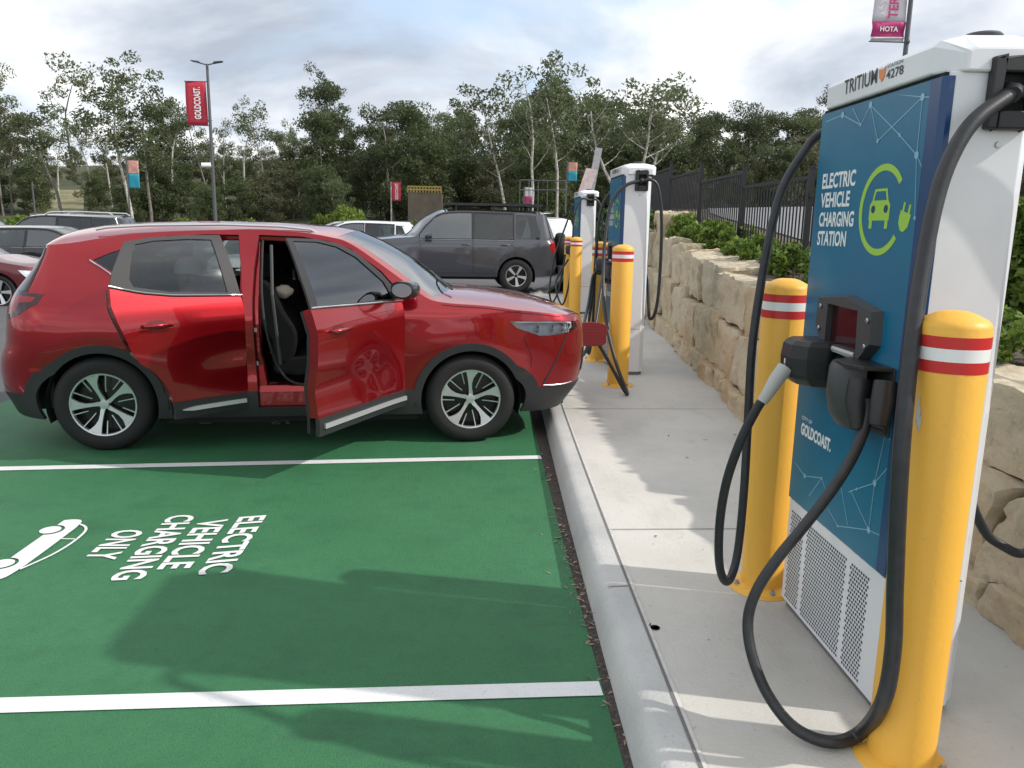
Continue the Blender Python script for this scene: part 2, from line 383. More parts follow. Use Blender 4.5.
# kerb: a real rounded step following the curve
prof = [(-.148, -.02), (-.142, .025), (-.130, .080), (-.114, .116), (-.092, .133), (-.065, .139), (0, .140)]
mb = MB(); vs = []
for y in Ys:
    j = jx(y)
    for (a, z) in prof: vs.append((j+a, y, z))
m_ = len(prof); mb.add(vs, [(i*m_+k, i*m_+k+1, (i+1)*m_+k+1, (i+1)*m_+k) for i in range(len(Ys)-1) for k in range(m_-1)])
mb.build('kerb', M_kerb, smooth=60, kind='structure')
# footpath slab
def wx(y): return interp(y, [(-5, 1.9), (1, 1.96), (3, 2.06), (5.8, 2.14), (7.9, 2.36), (12.2, 2.78), (20, 3.7)])
mb = MB(); vs = []
for y in Ys:
    a = jx(y)+.006; b = wx(y)+.3
    for k in range(9): vs.append((lerp(a, b, k/8), y, .139+.0))
mb.add(vs, [(i*9+k, i*9+k+1, (i+1)*9+k+1, (i+1)*9+k) for i in range(len(Ys)-1) for k in range(8)])
mb.build('footpath', M_conc, kind='structure')
mb = MB(); vs = []
for y in Ys: vs += [(jx(y)-.002, y, .1425), (jx(y)+.008, y, .1425)]
mb.add(vs, [(2*i, 2*i+1, 2*i+3, 2*i+2) for i in range(len(Ys)-1)]); mb.build('kerb_joint', M_joint, kind='structure')
mb = MB(); vs = []
for y in Ys: vs += [(jx(y)+.009, y, .1428), (jx(y)+.021, y, .1428)]
mb.add(vs, [(2*i, 2*i+1, 2*i+3, 2*i+2) for i in range(len(Ys)-1)]); mb.build('kerb_joint', M_jointl, kind='structure')
for y in (-.9, 3.68, 6.35, 9.3, 12.3):
    mb = MB(); mb.add([(jx(y), y, .1432), (wx(y)+.1, y+.02, .1432), (wx(y)+.1, y+.026, .1432), (jx(y), y+.006, .1432)], [(0, 1, 2, 3)]); mb.build('footpath_joint', M_joint, kind='structure')
for y in (3.05,):
    mb = MB(); mb.add([(jx(y)-.09, y, .1408), (jx(y), y, .1432), (jx(y), y+.006, .1432), (jx(y)-.09, y+.006, .1408)], [(0, 1, 2, 3)]); mb.build('kerb_joint', M_joint, kind='structure')

# painted lettering, measured on the ground
def ground_text(dy=0, first=True):
    mb = MB()
    Z = .009
    def T(txt, tl, bl, trr):
        a, b, c = at(*bl, z=Z), at(*tl, z=Z), at(*trr, z=Z)      # bottom-left, top-left, top-right
        sh = Vector((0, dy, 0)); put_text(mb, txt, a+sh, a+(c-b)+sh, b+sh, off=.025)
    T('ELECTRIC', (267, 515), (239, 517), (230, 572)); T('VEHICLE', (229, 519), (200, 520), (190, 568))
    T('CHARGING', (197, 514.5), (169, 515.5), (143, 579)); T('ONLY', (146, 530), (116, 530), (115, 559.5))
    return mb.build('bay_lettering', M_line, kind='structure')
ground_text(); ground_text(2.88)
# car pictogram: traced corners on the ground
def picto(dy=0):
    mb = MB(); Z = .009; z0 = lambda u, v: (lambda q: (q.x, q.y+dy))(at(u, v, z=Z))
    s = 3.4133
    px = lambda a, b: (a/s, 480+b/s)
    w1c = Vector(z0(*px(172, 170))); w2c = Vector(z0(*px(8, 285)))
    ax = (w2c-w1c); Lw = ax.length; e = ax.normalized(); up = Vector((-e.y, e.x))
    if (Vector(z0(*px(262, 200)))-w1c).dot(up) < 0: up = -up
    # pictogram drawn in its own frame: wheels at 0 and 1, up = roof side
    def P(a, b): q = w1c+e*a*Lw+up*b*Lw; return (q.x, q.y)
    body = [(-.33, .0), (-.36, .1), (-.34, .2), (-.26, .25), (-.1, .27), (.1, .275), (.9, .275), (1.2, .26), (1.38, .22), (1.42, .12), (1.4, .0)]
    arc = lambda c, r, a0, a1, n=10: [(c+r*math.cos(R(lerp(a0, a1, k/n))), r*math.sin(R(lerp(a0, a1, k/n)))) for k in range(n+1)]
    poly = catmull(body, 3)+[(1.17, .0)]+arc(1, .16, 0, 180)+arc(0, .16, 0, 180)+[(-.17, .0)]
    pts = [P(*p) for p in poly]
    vs, ed, fs, *_ = delaunay_2d_cdt([Vector(p) for p in pts], [], [tuple(range(len(pts)))], 1, 1e-5)
    mb.add([(v.x, v.y, Z) for v in vs], [tuple(f) for f in fs])
    for c in (0, 1):
        cs = [P(c+.122*math.cos(2*PI*k/24), .122*math.sin(2*PI*k/24)) for k in range(24)]; mb.add([(*p, Z) for p in cs], [tuple(range(24))])
    def stroke(pl, w_):
        pl = catmull(pl, 5); out = []
        for i, p in enumerate(pl):
            a = Vector(pl[max(0, i-1)]); b = Vector(pl[min(len(pl)-1, i+1)]); d = (b-a).normalized(); nn = Vector((-d.y, d.x))*w_/2
            out += [P(p[0]-nn.x, p[1]-nn.y), P(p[0]+nn.x, p[1]+nn.y)]
        mb.add([(*p, Z) for p in out], [(2*i, 2*i+1, 2*i+3, 2*i+2) for i in range(len(pl)-1)])
    stroke([(-.20, .26), (-.12, .36), (-.0, .43), (.2, .46), (.5, .455), (.8, .40), (1.15, .27)], .032); stroke([(.28, .27), (.29, .46)], .026)
    mb.build('bay_pictogram', M_line, kind='structure')
picto(); picto(2.88)

# dry leaves and bark by the kerb
rng = random.Random(3); V = []; Fq = []
def leafbit(x, y, z, s):
    a = rng.uniform(0, PI*2); c, sn = math.cos(a), math.sin(a); t = rng.uniform(-.5, .9)*s; w_ = s*rng.uniform(.15, .35); n = len(V)
    V.extend([(x-c*s, y-sn*s, z+.002), (x-sn*w_, y+c*w_, z+abs(t)*.4+.003), (x+c*s, y+sn*s, z+.002+abs(t)*.3), (x+sn*w_, y-c*w_, z+.003)]); Fq.append((n, n+1, n+2, n+3))
for (cy, n_, sp) in ((4.95, 26, .12), (4.0, 45, .16), (3.45, 60, .22), (3.2, 30, .15), (2.7, 22, .4), (6, 20, .8), (2.0, 15, .6)):
    for _ in range(n_):
        y = rng.gauss(cy, sp); x = rng.gauss(kx(y)+.012, .02 if rng.random() < .8 else .08); x = min(x, jx(y)-.15); leafbit(x, y, .006, rng.uniform(.005, .02))
raw_mesh('leaf_litter', V, Fq, mat('dry_leaf', (.16, .11, .07), .8, col2=(.34, .27, .19), var=.2, vscale=60), kind='stuff')
V = []; Fq = []
for _ in range(60):
    y = rng.uniform(1.6, 8); x = rng.uniform(jx(y)+.1, wx(y)-.05); leafbit(x, y, .141, rng.uniform(.003, .009))
for (u, v) in ((655, 536), (650, 626), (687, 458), (735, 435), (668, 436), (705, 440)):
    p = at(u, v, z=.141)
    for _ in range(3): leafbit(p.x+rng.gauss(0, .006), p.y+rng.gauss(0, .006), .141, rng.uniform(.007, .014))
raw_mesh('scattered_debris', V, Fq, mat('debris', (.05, .04, .03), .8), kind='stuff')
mb = MB(); mb.lathe([(.0, .0022), (.018, .0022)], 16, c=(*(at(655, 628, z=.14).xy), .141)); mb.build('drill_plug', mat('plug_black', (.03, .03, .03), .7), kind='structure')
# ------------------------------------------------------------------ charging stations
CD, CW = .262, .745
C1 = Vector((1.252, 2.147, .14))
def px2panel(u, v):
    p = at(u, v, x=1.238); return (p.y-C1.y, p.z-.14)
def make_charger():
    t = empty('charging_station')
    mb = MB(); mb.prism([(.008, .008), (CD-.055, .008), (CD-.008, .055), (CD-.008, CW-.055), (CD-.055, CW-.008), (.008, CW-.008)], 0, .03, 'xy'); mb.build('base_plinth', mat('plinth_grey', (.16, .16, .16), .7), t)
    # white cabinet: chamfered rear corners
    ch = .045
    pl = [(0, .0), (CD-ch, 0), (CD, ch), (CD, CW-ch), (CD-ch, CW), (0, CW)]
    mb = MB(); mb.prism(pl, .03, 1.89, 'xy'); mb.build('cabinet', M_cabinet, t, bevel=.004)
    for y in (-.0035, CW):                                          # lower side covers with their seam
        mb = MB(); mb.box(.004, CD-ch-.002, y, y+.0035, .034, .445); mb.build('lower_side_cover', M_cabinet, t)
    mb = MB(); mb.box(.002, CD-ch, -.0018, 0, .445, .449); mb.build('cover_seam', M_joint, t)
    # front panel and its edge band
    mb = MB(); mb.prism([(-.014, .012), (-.014, CW+.008), (0, CW+.012), (.012, CW+.012), (.012, -.001), (0, -.001)], .452, 1.878, 'xy'); fp = mb.build('front_panel', M_blue, t)
    mb = MB(); mb.box(-.0155, -.0142, .014, .066, .454, 1.876); mb.prism([(-.0157, .0135), (-.003, -.0026), (.012, -.0026), (.012, -.0012), (-.002, -.0012), (-.0145, .0135)], .454, 1.876, 'xy'); mb.build('edge_band', M_navy, fp)
    mb = MB(); mb.box(CD+.0005, CD+.006, .06, CW-.06, .452, 1.878); mb.build('rear_panel', M_blue, t, bevel=.003)
    # perforated lower panel
    mb = MB(); mb.box(-.012, 0, 0, CW, .034, .448); vp = mb.build('vent_panel', M_cabinet, t, bevel=.003)
    mb = MB(); p = .0155
    for (ya, yb) in ((.105, .225), (.258, .565), (.60, .715)):
        r = 0; z = .055
        while z < .405:
            y = ya+(p/2 if r % 2 else 0)
            while y <= yb:
                mb.add([(-.0128, y+.0056*math.cos(a*PI/3+.5), z+.0056*math.sin(a*PI/3+.5)) for a in range(6)], [(0, 1, 2, 3, 4, 5)])
                y += p
            z += p*.866; r += 1
    mb.build('perforation', M_hole, vp)
    # cap
    prof = [(-.024, 1.888), (-.026, 1.958), (-.014, 1.974), (.055, 1.990), (.19, 1.993), (.28, 1.978), (.302, 1.960), (.300, 1.888)]
    mb = MB(); mid = [(x, z) for x, z in prof]
    ysn = [(-.012, .0), (.05, 1), (CW-.04, 1), (CW+.022, .0)]
    vs = []; k = len(prof)
    for (y, f) in ysn:
        for (x, z) in prof: vs.append((max(x, .035) if not f and x < .05 else (min(x, .262) if not f else x), y, lerp(1.9, z, .55) if (not f and z > 1.89) else z))
    fs = [tuple(range(k)), tuple(range(4*k-1, 3*k-1, -1))]
    for i in range(3):
        for j in range(k): fs.append((i*k+j, i*k+(j+1) % k, (i+1)*k+(j+1) % k, (i+1)*k+j))
    mb.add(vs, fs); cap = mb.build('top_cap', M_cabinet, t, bevel=.006)
    mb = MB(); mb.lathe([(.048, 1.985), (.05, 2.006), (.044, 2.012), (0, 2.012)], 28, c=(.15, .125, 0)); mb.build('vent_cowl', M_dark, cap, smooth=40)
    mb = MB(); mb.box(-.010, CD+.01, .01, CW, 1.879, 1.8885); mb.build('shadow_gap', M_under, cap)
    # cable sockets on both ends
    for s, y0 in ((-1, 0), (1, CW)):
        mb = MB()
        def B_(x0, x1, d0, d1, z0, z1): mb.box(x0, x1, min(y0+s*d0, y0+s*d1), max(y0+s*d0, y0+s*d1), z0, z1)
        a, b = .098, .222
        B_(a, a+.028, 0, .028, 1.742, 1.925); B_(b-.02, b, 0, .028, 1.742, 1.925); B_(a+.028, b-.02, 0, .028, 1.885, 1.925); B_(a+.028, b-.02, 0, .03, 1.742, 1.79)
        so_ = mb.build('cable_socket', M_black, t, bevel=.006)
        mb = MB(); mb.box(a+.028, b-.02, min(y0, y0+s*.004), max(y0, y0+s*.004), 1.79, 1.885); mb.build('recess', M_under, so_)
        mb = MB(); mb.tube([(.16, y0-s*.0, 1.84), (.155, y0+s*.03, 1.835), (.14, y0+s*.05, 1.825)], [.026, .024, .021], 14); mb.build('cable_gland', M_rubber, so_, smooth=50)
        mb = MB(); mb.lathe([(0, s*.006), (.007, s*.006), (.009, 0)], 14, axis='y', c=(.15, y0, 1.705)); mb.build('lock', M_steel, t, smooth=40)
    # screen console
    hp = [(.612, 1.248), (.40, 1.268), (.205, 1.236), (.198, 1.13), (.285, 1.052), (.56, 1.088), (.617, 1.145)]
    mb = MB(); n = len(hp); cy, cz = .41, 1.16
    inner = [(cy+(y-cy)*.93, cz+(z-cz)*.93) for y, z in hp]
    vs = [(-.014, y-.02, z) for y, z in hp]+[(-.046, y-.02, z) for y, z in inner]
    inner = [(y-.02, z) for y, z in inner]
    sc = [(.50, 1.229), (.285, 1.226), (.275, 1.094), (.50, 1.098)]
    mb.add(vs, [(i, (i+1) % n, (i+1) % n+n, i+n) for i in range(n)])
    # front plate with screen opening
    v2, e2, f2, *_ = delaunay_2d_cdt([Vector(p) for p in inner+sc], [(i, (i+1) % n) for i in range(n)]+[(n+i, n+(i+1) % 4) for i in range(4)], [], 0, 1e-5)
    mb.add([(-.046, v.x, v.y) for v in v2], [tuple(f) for f in f2 if inpoly((sum(v2[i].x for i in f)/3, sum(v2[i].y for i in f)/3), inner) and not inpoly((sum(v2[i].x for i in f)/3, sum(v2[i].y for i in f)/3), sc)])
    mb.add([(-.046, y, z) for y, z in sc]+[(-.026, y, z) for y, z in sc], [(i, (i+1) % 4, (i+1) % 4+4, i+4) for i in range(4)])
    con = mb.build('screen_console', M_dark, t)
    mb = MB(); mb.add([(-.026, y, z) for y, z in sc], [(0, 1, 2, 3)]); mb.add([(-.0255, y, z) for y, z in shrink(sc, .02)], [(0, 1, 2, 3)]); mb.build('screen', M_screen, con)
    mb = MB(); mb.prism([(-.047, 1.093), (-.052, 1.085), (-.047, 1.074)], .28, .515, 'xz'); mb.build('console_lip', M_grey, con)
    for (y, z) in ((.548, 1.216), (.548, 1.14), (.212, 1.203), (.215, 1.122)):
        mb = MB(); mb.lathe([(.0085, -.047), (.0085, -.051), (.006, -.053), (0, -.053)], 14, axis='x', c=(0, y, z)); mb.build('button', M_steel, con, smooth=30)
    mb = MB(); mb.box(-.03, -.0142, .33, .50, 1.035, 1.06); mb.build('console_bracket', M_black, con, bevel=.004)
    # far (left) connector holder with its dummy socket
    mb = MB(); pl = [(-.015, .455), (-.055, .43), (-.125, .445), (-.165, .495), (-.165, .575), (-.13, .62), (-.015, .62)]
    vs = []; k = len(pl)
    for (z, f) in ((.945, .72), (.975, .97), (1.04, 1.0), (1.085, .96), (1.102, .86)):
        for (x, y) in pl: vs.append((-.015+(x+.015)*f, .525+(y-.525)*lerp(1, f, .5), z))
    fs = [tuple(range(k)), tuple(range(5*k-1, 4*k-1, -1))]+[(i*k+j, i*k+(j+1) % k, (i+1)*k+(j+1) % k, (i+1)*k+j) for i in range(4) for j in range(k)]
    mb.add(vs, fs); lh = mb.build('connector_holder', M_black, t, bevel=.008)
    mb = MB(); mb.box(-.1668, -.165, .527, .535, .015+1.0, 1.033); mb.box(-.1668, -.165, .524, .538, 1.0, 1.01); mb.build('holder_mark', M_vinyl, lh)
    # near (right) connector holder: curved cowl open towards the near side
    mb = MB(); o_, i_ = [], []
    for a in range(11):
        th = R(lerp(20, 180, a/10)); o_.append((-.012-.125*abs(math.sin(th))**.75, .235+.095*-math.cos(th)*-1*-1)); i_.append((-.012-.113*abs(math.sin(th))**.75, .235+.083*-math.cos(th)*-1*-1))
    k = len(o_); vs = []
    for (z, f, dz) in ((.868, .66, 0), (.905, .88, 0), (.97, 1, 0), (1.052, .97, 0), (1.068, .90, 0)):
        for (x, y) in o_: vs.append((-.012+(x+.012)*f, y, z))
    no = len(vs)
    for (z, f, dz) in ((.868, .62, 0), (.905, .86, 0), (.97, .98, 0), (1.045, .95, 0), (1.055, .86, 0)):
        for (x, y) in i_: vs.append((-.012+(x+.012)*f, y, z))
    fs = [(i*k+j, i*k+j+1, (i+1)*k+j+1, (i+1)*k+j) for i in range(4) for j in range(k-1)]
    fs += [(no+i*k+j, no+i*k+j+1, no+(i+1)*k+j+1, no+(i+1)*k+j) for i in range(4) for j in range(k-1)]
    fs += [(i*k+e, (i+1)*k+e, no+(i+1)*k+e, no+i*k+e) for i in range(4) for e in (0, k-1)]
    fs += [tuple(4*k+j for j in range(k)), (0, k-1, no+k-1, no)]+[(j, j+1, no+j+1, no+j) for j in range(k-1)]
    mb.add(vs, fs)
    mb.box(-.02, -.0145, .075, .325, .868, 1.075); rh = mb.build('connector_holder', M_dark, t, smooth=35, label='grey cowl holding the plugged connectors')
    mb = MB(); mb.prism([(-.016, .080), (-.10, .105), (-.128, .17), (-.12, .24), (-.016, .325)], 1.066, 1.078, 'xy'); mb.box(-.0245, -.0205, .082, .30, .875, 1.066); mb.build('holder_lid', M_black, rh, bevel=.002)
    mb = MB(); mb.tube([(-.075, .165, 1.03), (-.085, .150, .96), (-.088, .128, .885)], [.034, .036, .024], 16); mb.tube([(-.075, .165, 1.0), (-.02, .18, 1.0)], .028, 12)
    mb.build('connector_plug', M_black, rh, smooth=40)
    mb = MB(); mb.tube([(-.045, .075, 1.04), (-.055, .06, .98), (-.068, .045, .915)], [.032, .034, .027], 16); mb.tube([(-.066, .046, .92), (-.0695, .0435, .912)], [.018, .018], 16); mb.tube([(-.045, .075, 1.0), (-.016, .10, 1.0)], .024, 12)
    mb.build('connector_plug', M_black, rh, smooth=40)
    # lettering and symbols, placed where the photograph shows them
    X = -.0148
    P = lambda y, z, x=X: (x, y, z)
    mb = MB()
    for txt, z0, z1, y1 in (('ELECTRIC', 1.617, 1.670, .452), ('VEHICLE', 1.552, 1.604, .480), ('CHARGING', 1.486, 1.537, .438), ('STATION', 1.420, 1.472, .480)):
        put_text(mb, txt, P(.702, z0), P(y1, z0), P(.702, z1), off=.03)
    mb.build('station_lettering', M_vinyl, fp); mb = MB()
    put_text(mb, 'GOLDCOAST.', P(.694, .718), P(.440, .718), P(.694, .765), off=.045); put_text(mb, 'CITY OF', P(.694, .776), P(.605, .776), P(.694, .790), off=.01)
    mb.build('city_lettering', M_vinyl, fp)
    mb = MB(); cy, cz, r1, r2 = .268, 1.536, .137, .117
    n = 48; a0, a1 = R(38), R(322)
    vs = []
    for k in range(n+1):
        a = lerp(a0, a1, k/n)
        vs += [P(cy-r1*math.cos(a), cz+r1*math.sin(a)), P(cy-r2*math.cos(a), cz+r2*math.sin(a))]
    mb.add(vs, [(2*k, 2*k+1, 2*k+3, 2*k+2) for k in range(n)])
    def cp(a, b): return P(cy+.008-a*.062, cz+.003+b*.062)
    def poly(pts): mb.add([cp(*p) for p in pts], [tuple(range(len(pts)))])
    poly([(-1, -.55), (1, -.55), (1, .2), (.78, .42), (-.78, .42), (-1, .2)]); poly([(-.92, -.95), (-.62, -.95), (-.62, -.55), (-.92, -.55)]); poly([(.62, -.95), (.92, -.95), (.92, -.55), (.62, -.55)])
    poly([(-.78, .42), (-.62, .42), (-.45, .86), (-.6, .98)]); poly([(.62, .42), (.78, .42), (.6, .98), (.45, .86)]); poly([(-.6, .98), (-.45, .86), (.45, .86), (.6, .98)])
    def pp(a, b):
        th = R(-14); q = (a*math.cos(th)-b*math.sin(th), a*math.sin(th)+b*math.cos(th)); return P(.128-q[0]*.03, 1.505+q[1]*.03)
    for pl in ([(-1, .3), (1, .3), (.9, -.5), (.3, -1.1), (-.3, -1.1), (-.9, -.5)], [(-.95, .75), (-.95, .3), (1, .3), (1, .75)], [(-.7, .75), (-.35, .75), (-.35, 1.6), (-.7, 1.6)], [(.35, .75), (.7, .75), (.7, 1.6), (.35, 1.6)]):
        mb.add([pp(*p) for p in pl], [tuple(range(len(pl)))])
    mb.build('charging_symbol', M_lime, fp)
    for a in (-.55, .55):
        pass
    mb = MB()
    for a in (-.62, .62): mb = MB(); mb.add([P(cy+.008-(a+.2*math.cos(k*PI/6))*.062, cz+.003+(.0+.2*math.sin(k*PI/6))*.062, X-.0006) for k in range(12)], [tuple(range(12))]); mb.build('symbol_cutout', M_navy, fp)
    mb = MB()
    def ln(a, b, w=.0015):
        a = Vector(px2panel(*a)); b = Vector(px2panel(*b)); d = (b-a).normalized(); nn = Vector((-d.y, d.x))*w
        cl = lambda q: (min(max(q.x, .016), .742), min(max(q.y, .46), 1.87))
        mb.add([P(*cl(a-nn), X-.0003), P(*cl(b-nn), X-.0003), P(*cl(b+nn), X-.0003), P(*cl(a+nn), X-.0003)], [(0, 1, 2, 3)])
    def dot(a, r): 
        a = px2panel(*a); mb.add([P(a[0]+r*math.cos(k*PI/6), a[1]+r*math.sin(k*PI/6), X-.0006) for k in range(12)], [tuple(range(12))])
    for a, b in (((826, 122), (843, 115)), ((843, 115), (861, 125)), ((861, 125), (871, 105)), ((871, 105), (900, 135)), ((871, 105), (878, 141)), ((878, 141), (923, 97)), ((900, 135), (917, 155)), ((896, 87), (923, 97)), ((923, 97), (943, 96)), ((923, 97), (917, 155)), ((917, 155), (926, 176)), ((888, 131), (923, 97)), ((917, 155), (915, 218)), ((915, 218), (926, 212)), ((853, 108), (861, 125)),
                 ((795, 462), (805, 476)), ((805, 476), (822, 478)), ((822, 478), (810, 495)), ((828, 497), (839, 474)), ((822, 478), (828, 497)), ((857, 489), (875, 483)), ((875, 483), (869, 530)), ((851, 490), (869, 530)), ((875, 483), (892, 463)), ((838, 526), (869, 530)), ((869, 530), (886, 538)), ((875, 483), (886, 432)), ((838, 526), (828, 508)), ((886, 432), (892, 443)), ((849, 492), (857, 489)), ((839, 474), (848, 525))): ln(a, b)
    for a, r in (((843, 115), .011), ((861, 125), .005), ((871, 105), .011), ((878, 141), .007), ((900, 135), .006), ((917, 155), .011), ((923, 97), .011), ((915, 218), .006), ((805, 476), .009), ((822, 478), .005), ((839, 474), .006), ((828, 497), .009), ((810, 495), .004), ((857, 489), .005), ((875, 483), .011), ((869, 530), .011), ((838, 526), .005), ((886, 432), .006)): dot(a, r)
    mb.v, v0 = [], mb.v; f0 = mb.f; mb.f = []; mb.mi = []
    for lo_ in (False, True):
        m2 = MB()
        for f in f0:
            pts = [v0[i] for i in f]
            if (pts[0][2] < 1.0) == lo_: m2.add(pts, [tuple(range(len(pts)))])
        m2.build('network_pattern', M_net, fp)
    mb = MB(); FX = -.0268
    put_text(mb, 'TRITIUM', (FX+.0006, .572, 1.917), (FX+.0006, .352, 1.917), (FX-.0006, .572, 1.962), off=.01); mb.build('cap_lettering', M_dark, cap); mb = MB(); put_text(mb, '4278', (FX+.0006, .296, 1.917), (FX+.0006, .200, 1.917), (FX-.0006, .296, 1.943), off=.01)
    mb.build('cap_lettering', M_dark, cap); mb = MB()
    put_text(mb, 'STATION', (FX-.0004, .294, 1.949), (FX-.0004, .206, 1.949), (FX-.0006, .294, 1.960), off=0)
    mb.build('cap_lettering', M_dark, cap)
    mb = MB(); mb.add([(FX, .345, 1.955), (FX, .338, 1.930), (FX, .322, 1.915), (FX, .306, 1.930), (FX, .300, 1.960), (FX, .318, 1.951)], [(0, 1, 2, 3, 4, 5)]); mb.build('cap_emblem', M_orange, cap)
    return t
def copy_tree(o, parent=None):
    c = o.copy(); COL.objects.link(c); c.parent = parent
    for ch in list(o.children): copy_tree(ch, c)
    return c
ch1 = make_charger(); ch1.location = C1
ch2 = copy_tree(ch1); ch2.location = (1.462, 7.916, .14); ch2.scale = (1.05, 1.0, 1.055)
ch3 = copy_tree(ch1); ch3.location = (1.80, 13.75, .14); ch3.scale = (1.05, 1.0, 1.06)
G_CH = 'charging stations along the footpath'
tag(ch1, 'nearest white and blue charging station with cable loops, between the two front yellow bollards', 'charging station', G_CH)
tag(ch2, 'middle charging station whose cable hangs beside the nose of the red car', 'charging station', G_CH)
tag(ch3, 'farthest charging station, small, under the leaning sign', 'charging station', G_CH)
def cable(parent, pts, r, name='charging_cable', n=6, seg=12, m=None):
    pts = [Vector(p)-Vector(parent.location) for p in pts]
    q = catmull(pts, n)
    if isinstance(r, tuple): r = [interp(i/(len(q)-1), r) for i in range(len(q))]
    mb = MB(); mb.tube(q, r, seg); return mb.build(name, m or M_rubber, parent, smooth=60)
A = at
def cy_(lst): return [A(u, v, **k) for u, v, k in lst]
c1 = [C1+Vector((.15, -.035, 1.832))]+cy_([(975, 120, dict(y=2.08)), (952, 155, dict(y=2.06)), (936, 200, dict(y=2.04)), (922, 270, dict(y=2.0)), (911, 350, dict(y=1.94)), (903, 430, dict(y=1.89)), (898, 510, dict(y=1.865)), (895, 590, dict(y=1.855)), (893, 650, dict(y=1.855)), (883, 702, dict(y=1.875)), (860, 733, dict(z=.178)), (830, 742, dict(z=.165)), (795, 728, dict(z=.185)), (768, 695, dict(z=.25)), (752, 655, dict(z=.345)), (748, 620, dict(z=.435)), (757, 590, dict(y=2.215)), (778, 558, dict(y=2.22)), (805, 525, dict(y=2.23)), (832, 490, dict(y=2.24)), (852, 458, dict(y=2.25)), (864, 430, dict(y=2.262)), (868, 412, dict(y=2.27)), (869, 398, dict(y=2.272))])
cable(ch1, c1, ((0, .0205), (.42, .0215), (.56, .0165), (1, .0165)))
lp = A(775, 384, x=1.06)
c2 = [C1+Vector((.15, CW+.03, 1.83))]+cy_([(822, 133, dict(y=3.0)), (800, 158, dict(y=3.0)), (782, 190, dict(y=3.0)), (770, 235, dict(y=2.99)), (760, 290, dict(y=2.98)), (752, 350, dict(y=2.96)), (748, 420, dict(y=2.94)), (744, 490, dict(y=2.90)), (738, 550, dict(y=2.88)), (731, 577, dict(y=2.84)), (724, 580, dict(y=2.80)), (719, 560, dict(y=2.76)), (720, 520, dict(y=2.74)), (727, 480, dict(y=2.71)), (741, 440, dict(y=2.68)), (756, 410, dict(y=2.66)), (764, 398, dict(y=2.65))])
cable(ch1, c2, .0165)
gp = cy_([(762, 402, dict(y=2.65)), (768, 393, dict(y=2.65)), (776, 380, dict(y=2.65)), (785, 368, dict(y=2.66))]); cable(ch1, gp, [.018, .021, .025, .03, .03, .03][:1]*7, 'connector_grip', n=2, m=M_grey) if False else None
mb = MB(); mb.tube([p-C1 for p in gp], [.019, .022, .026, .028], 14); mb.build('connector_grip', M_grey, ch1, smooth=50)
# rear cables
def rear_loop(t, y0=-.04, zlow=.50, far=False):
    L0 = Vector(t.location); s = 1 if not far else -1
    pts = [L0+Vector(p) for p in ((.17, y0, 1.83), (.24, y0-.01, 1.84), (.31, y0, 1.77), (.36, y0+.01, 1.5), (.375, y0+.02, 1.1), (.37, y0+.03, .75), (.345, y0+.05, .58), (.31, y0+.08, .55), (.30, y0+.1, .65), (.30, y0+.2, .9), (.28, .25, 1.05))]
    cable(t, pts, .0155)
rear_loop(ch2); rear_loop(ch3)
c1r = [C1+Vector(p) for p in ((.17, -.035, 1.835), (.26, -.06, 1.83), (.36, -.05, 1.70), (.48, -.02, 1.3), (.59, .05, .85), (.60, .17, .53))]+cy_([(1024, 553, dict(x=1.80)), (1003, 546, dict(x=1.73)), (984, 530, dict(x=1.66))])+[C1+Vector((.33, .21, .68)), C1+Vector((.30, .26, .90))]
cable(ch1, c1r, .0155)
# middle station: one cable to the car, one parked loop
C2 = Vector(ch2.location); C3 = Vector(ch3.location)
car_port = A(583, 333, y=6.86)
c = [C2+Vector((.15, -.035, 1.832))]+cy_([(625, 196, dict(y=7.85)), (612, 212, dict(y=7.83)), (606, 245, dict(y=7.75)), (604, 285, dict(y=7.6)), (607, 325, dict(y=7.35)), (617, 365, dict(y=7.1)), (627, 391, dict(y=6.93)), (625, 391, dict(y=6.85)), (612, 367, dict(y=6.8)), (597, 342, dict(y=6.75))])+[car_port]
cable(ch2, c, .0155)
c = [C2+Vector((-.09, .303, .875))]+cy_([(603, 285, dict(y=8.0)), (600, 305, dict(y=7.8)), (596, 330, dict(y=7.6)), (588, 352, dict(y=7.4)), (583, 357, dict(y=7.3)), (582, 345, dict(y=7.35)), (586, 325, dict(y=7.8)), (590, 305, dict(y=8.2)), (594, 280, dict(y=8.5))])+[C2+Vector((-.1, .58, .94))]
cable(ch2, c, .0155)
mb = MB(); 
cable(ch2, [C2+Vector((.15, CW+.03, 1.83)), C2+Vector((.05, CW+.08, 1.80)), C2+Vector((-.08, CW+.08, 1.6)), C2+Vector((-.13, CW+.05, 1.1)), C2+Vector((-.14, CW, .5)), C2+Vector((-.18, CW-.1, .12)), C2+Vector((-.22, CW-.2, .3)), C2+Vector((-.16, .58, .95))], .0155)
c = [C3+Vector((.15, -.035, 1.832)), C3+Vector((.0, -.08, 1.84)), C3+Vector((-.10, -.1, 1.6)), C3+Vector((-.13, -.12, 1.1)), C3+Vector((-.16, -.1, .5)), C3+Vector((-.26, -.05, .15)), C3+Vector((-.36, .1, .5)), C3+Vector((-.14, .3, .875))]
cable(ch3, c, .0155)
c = [C3+Vector((.15, CW+.03, 1.83)), C3+Vector((-.0, CW+.06, 1.8)), C3+Vector((-.16, CW, 1.4)), C3+Vector((-.34, CW-.1, .9)), C3+Vector((-.42, CW-.2, .35)), C3+Vector((-.36, CW-.2, .14)), C3+Vector((-.25, CW-.2, .4)), C3+Vector((-.16, .58, .95))]
cable(ch3, c, .0155)

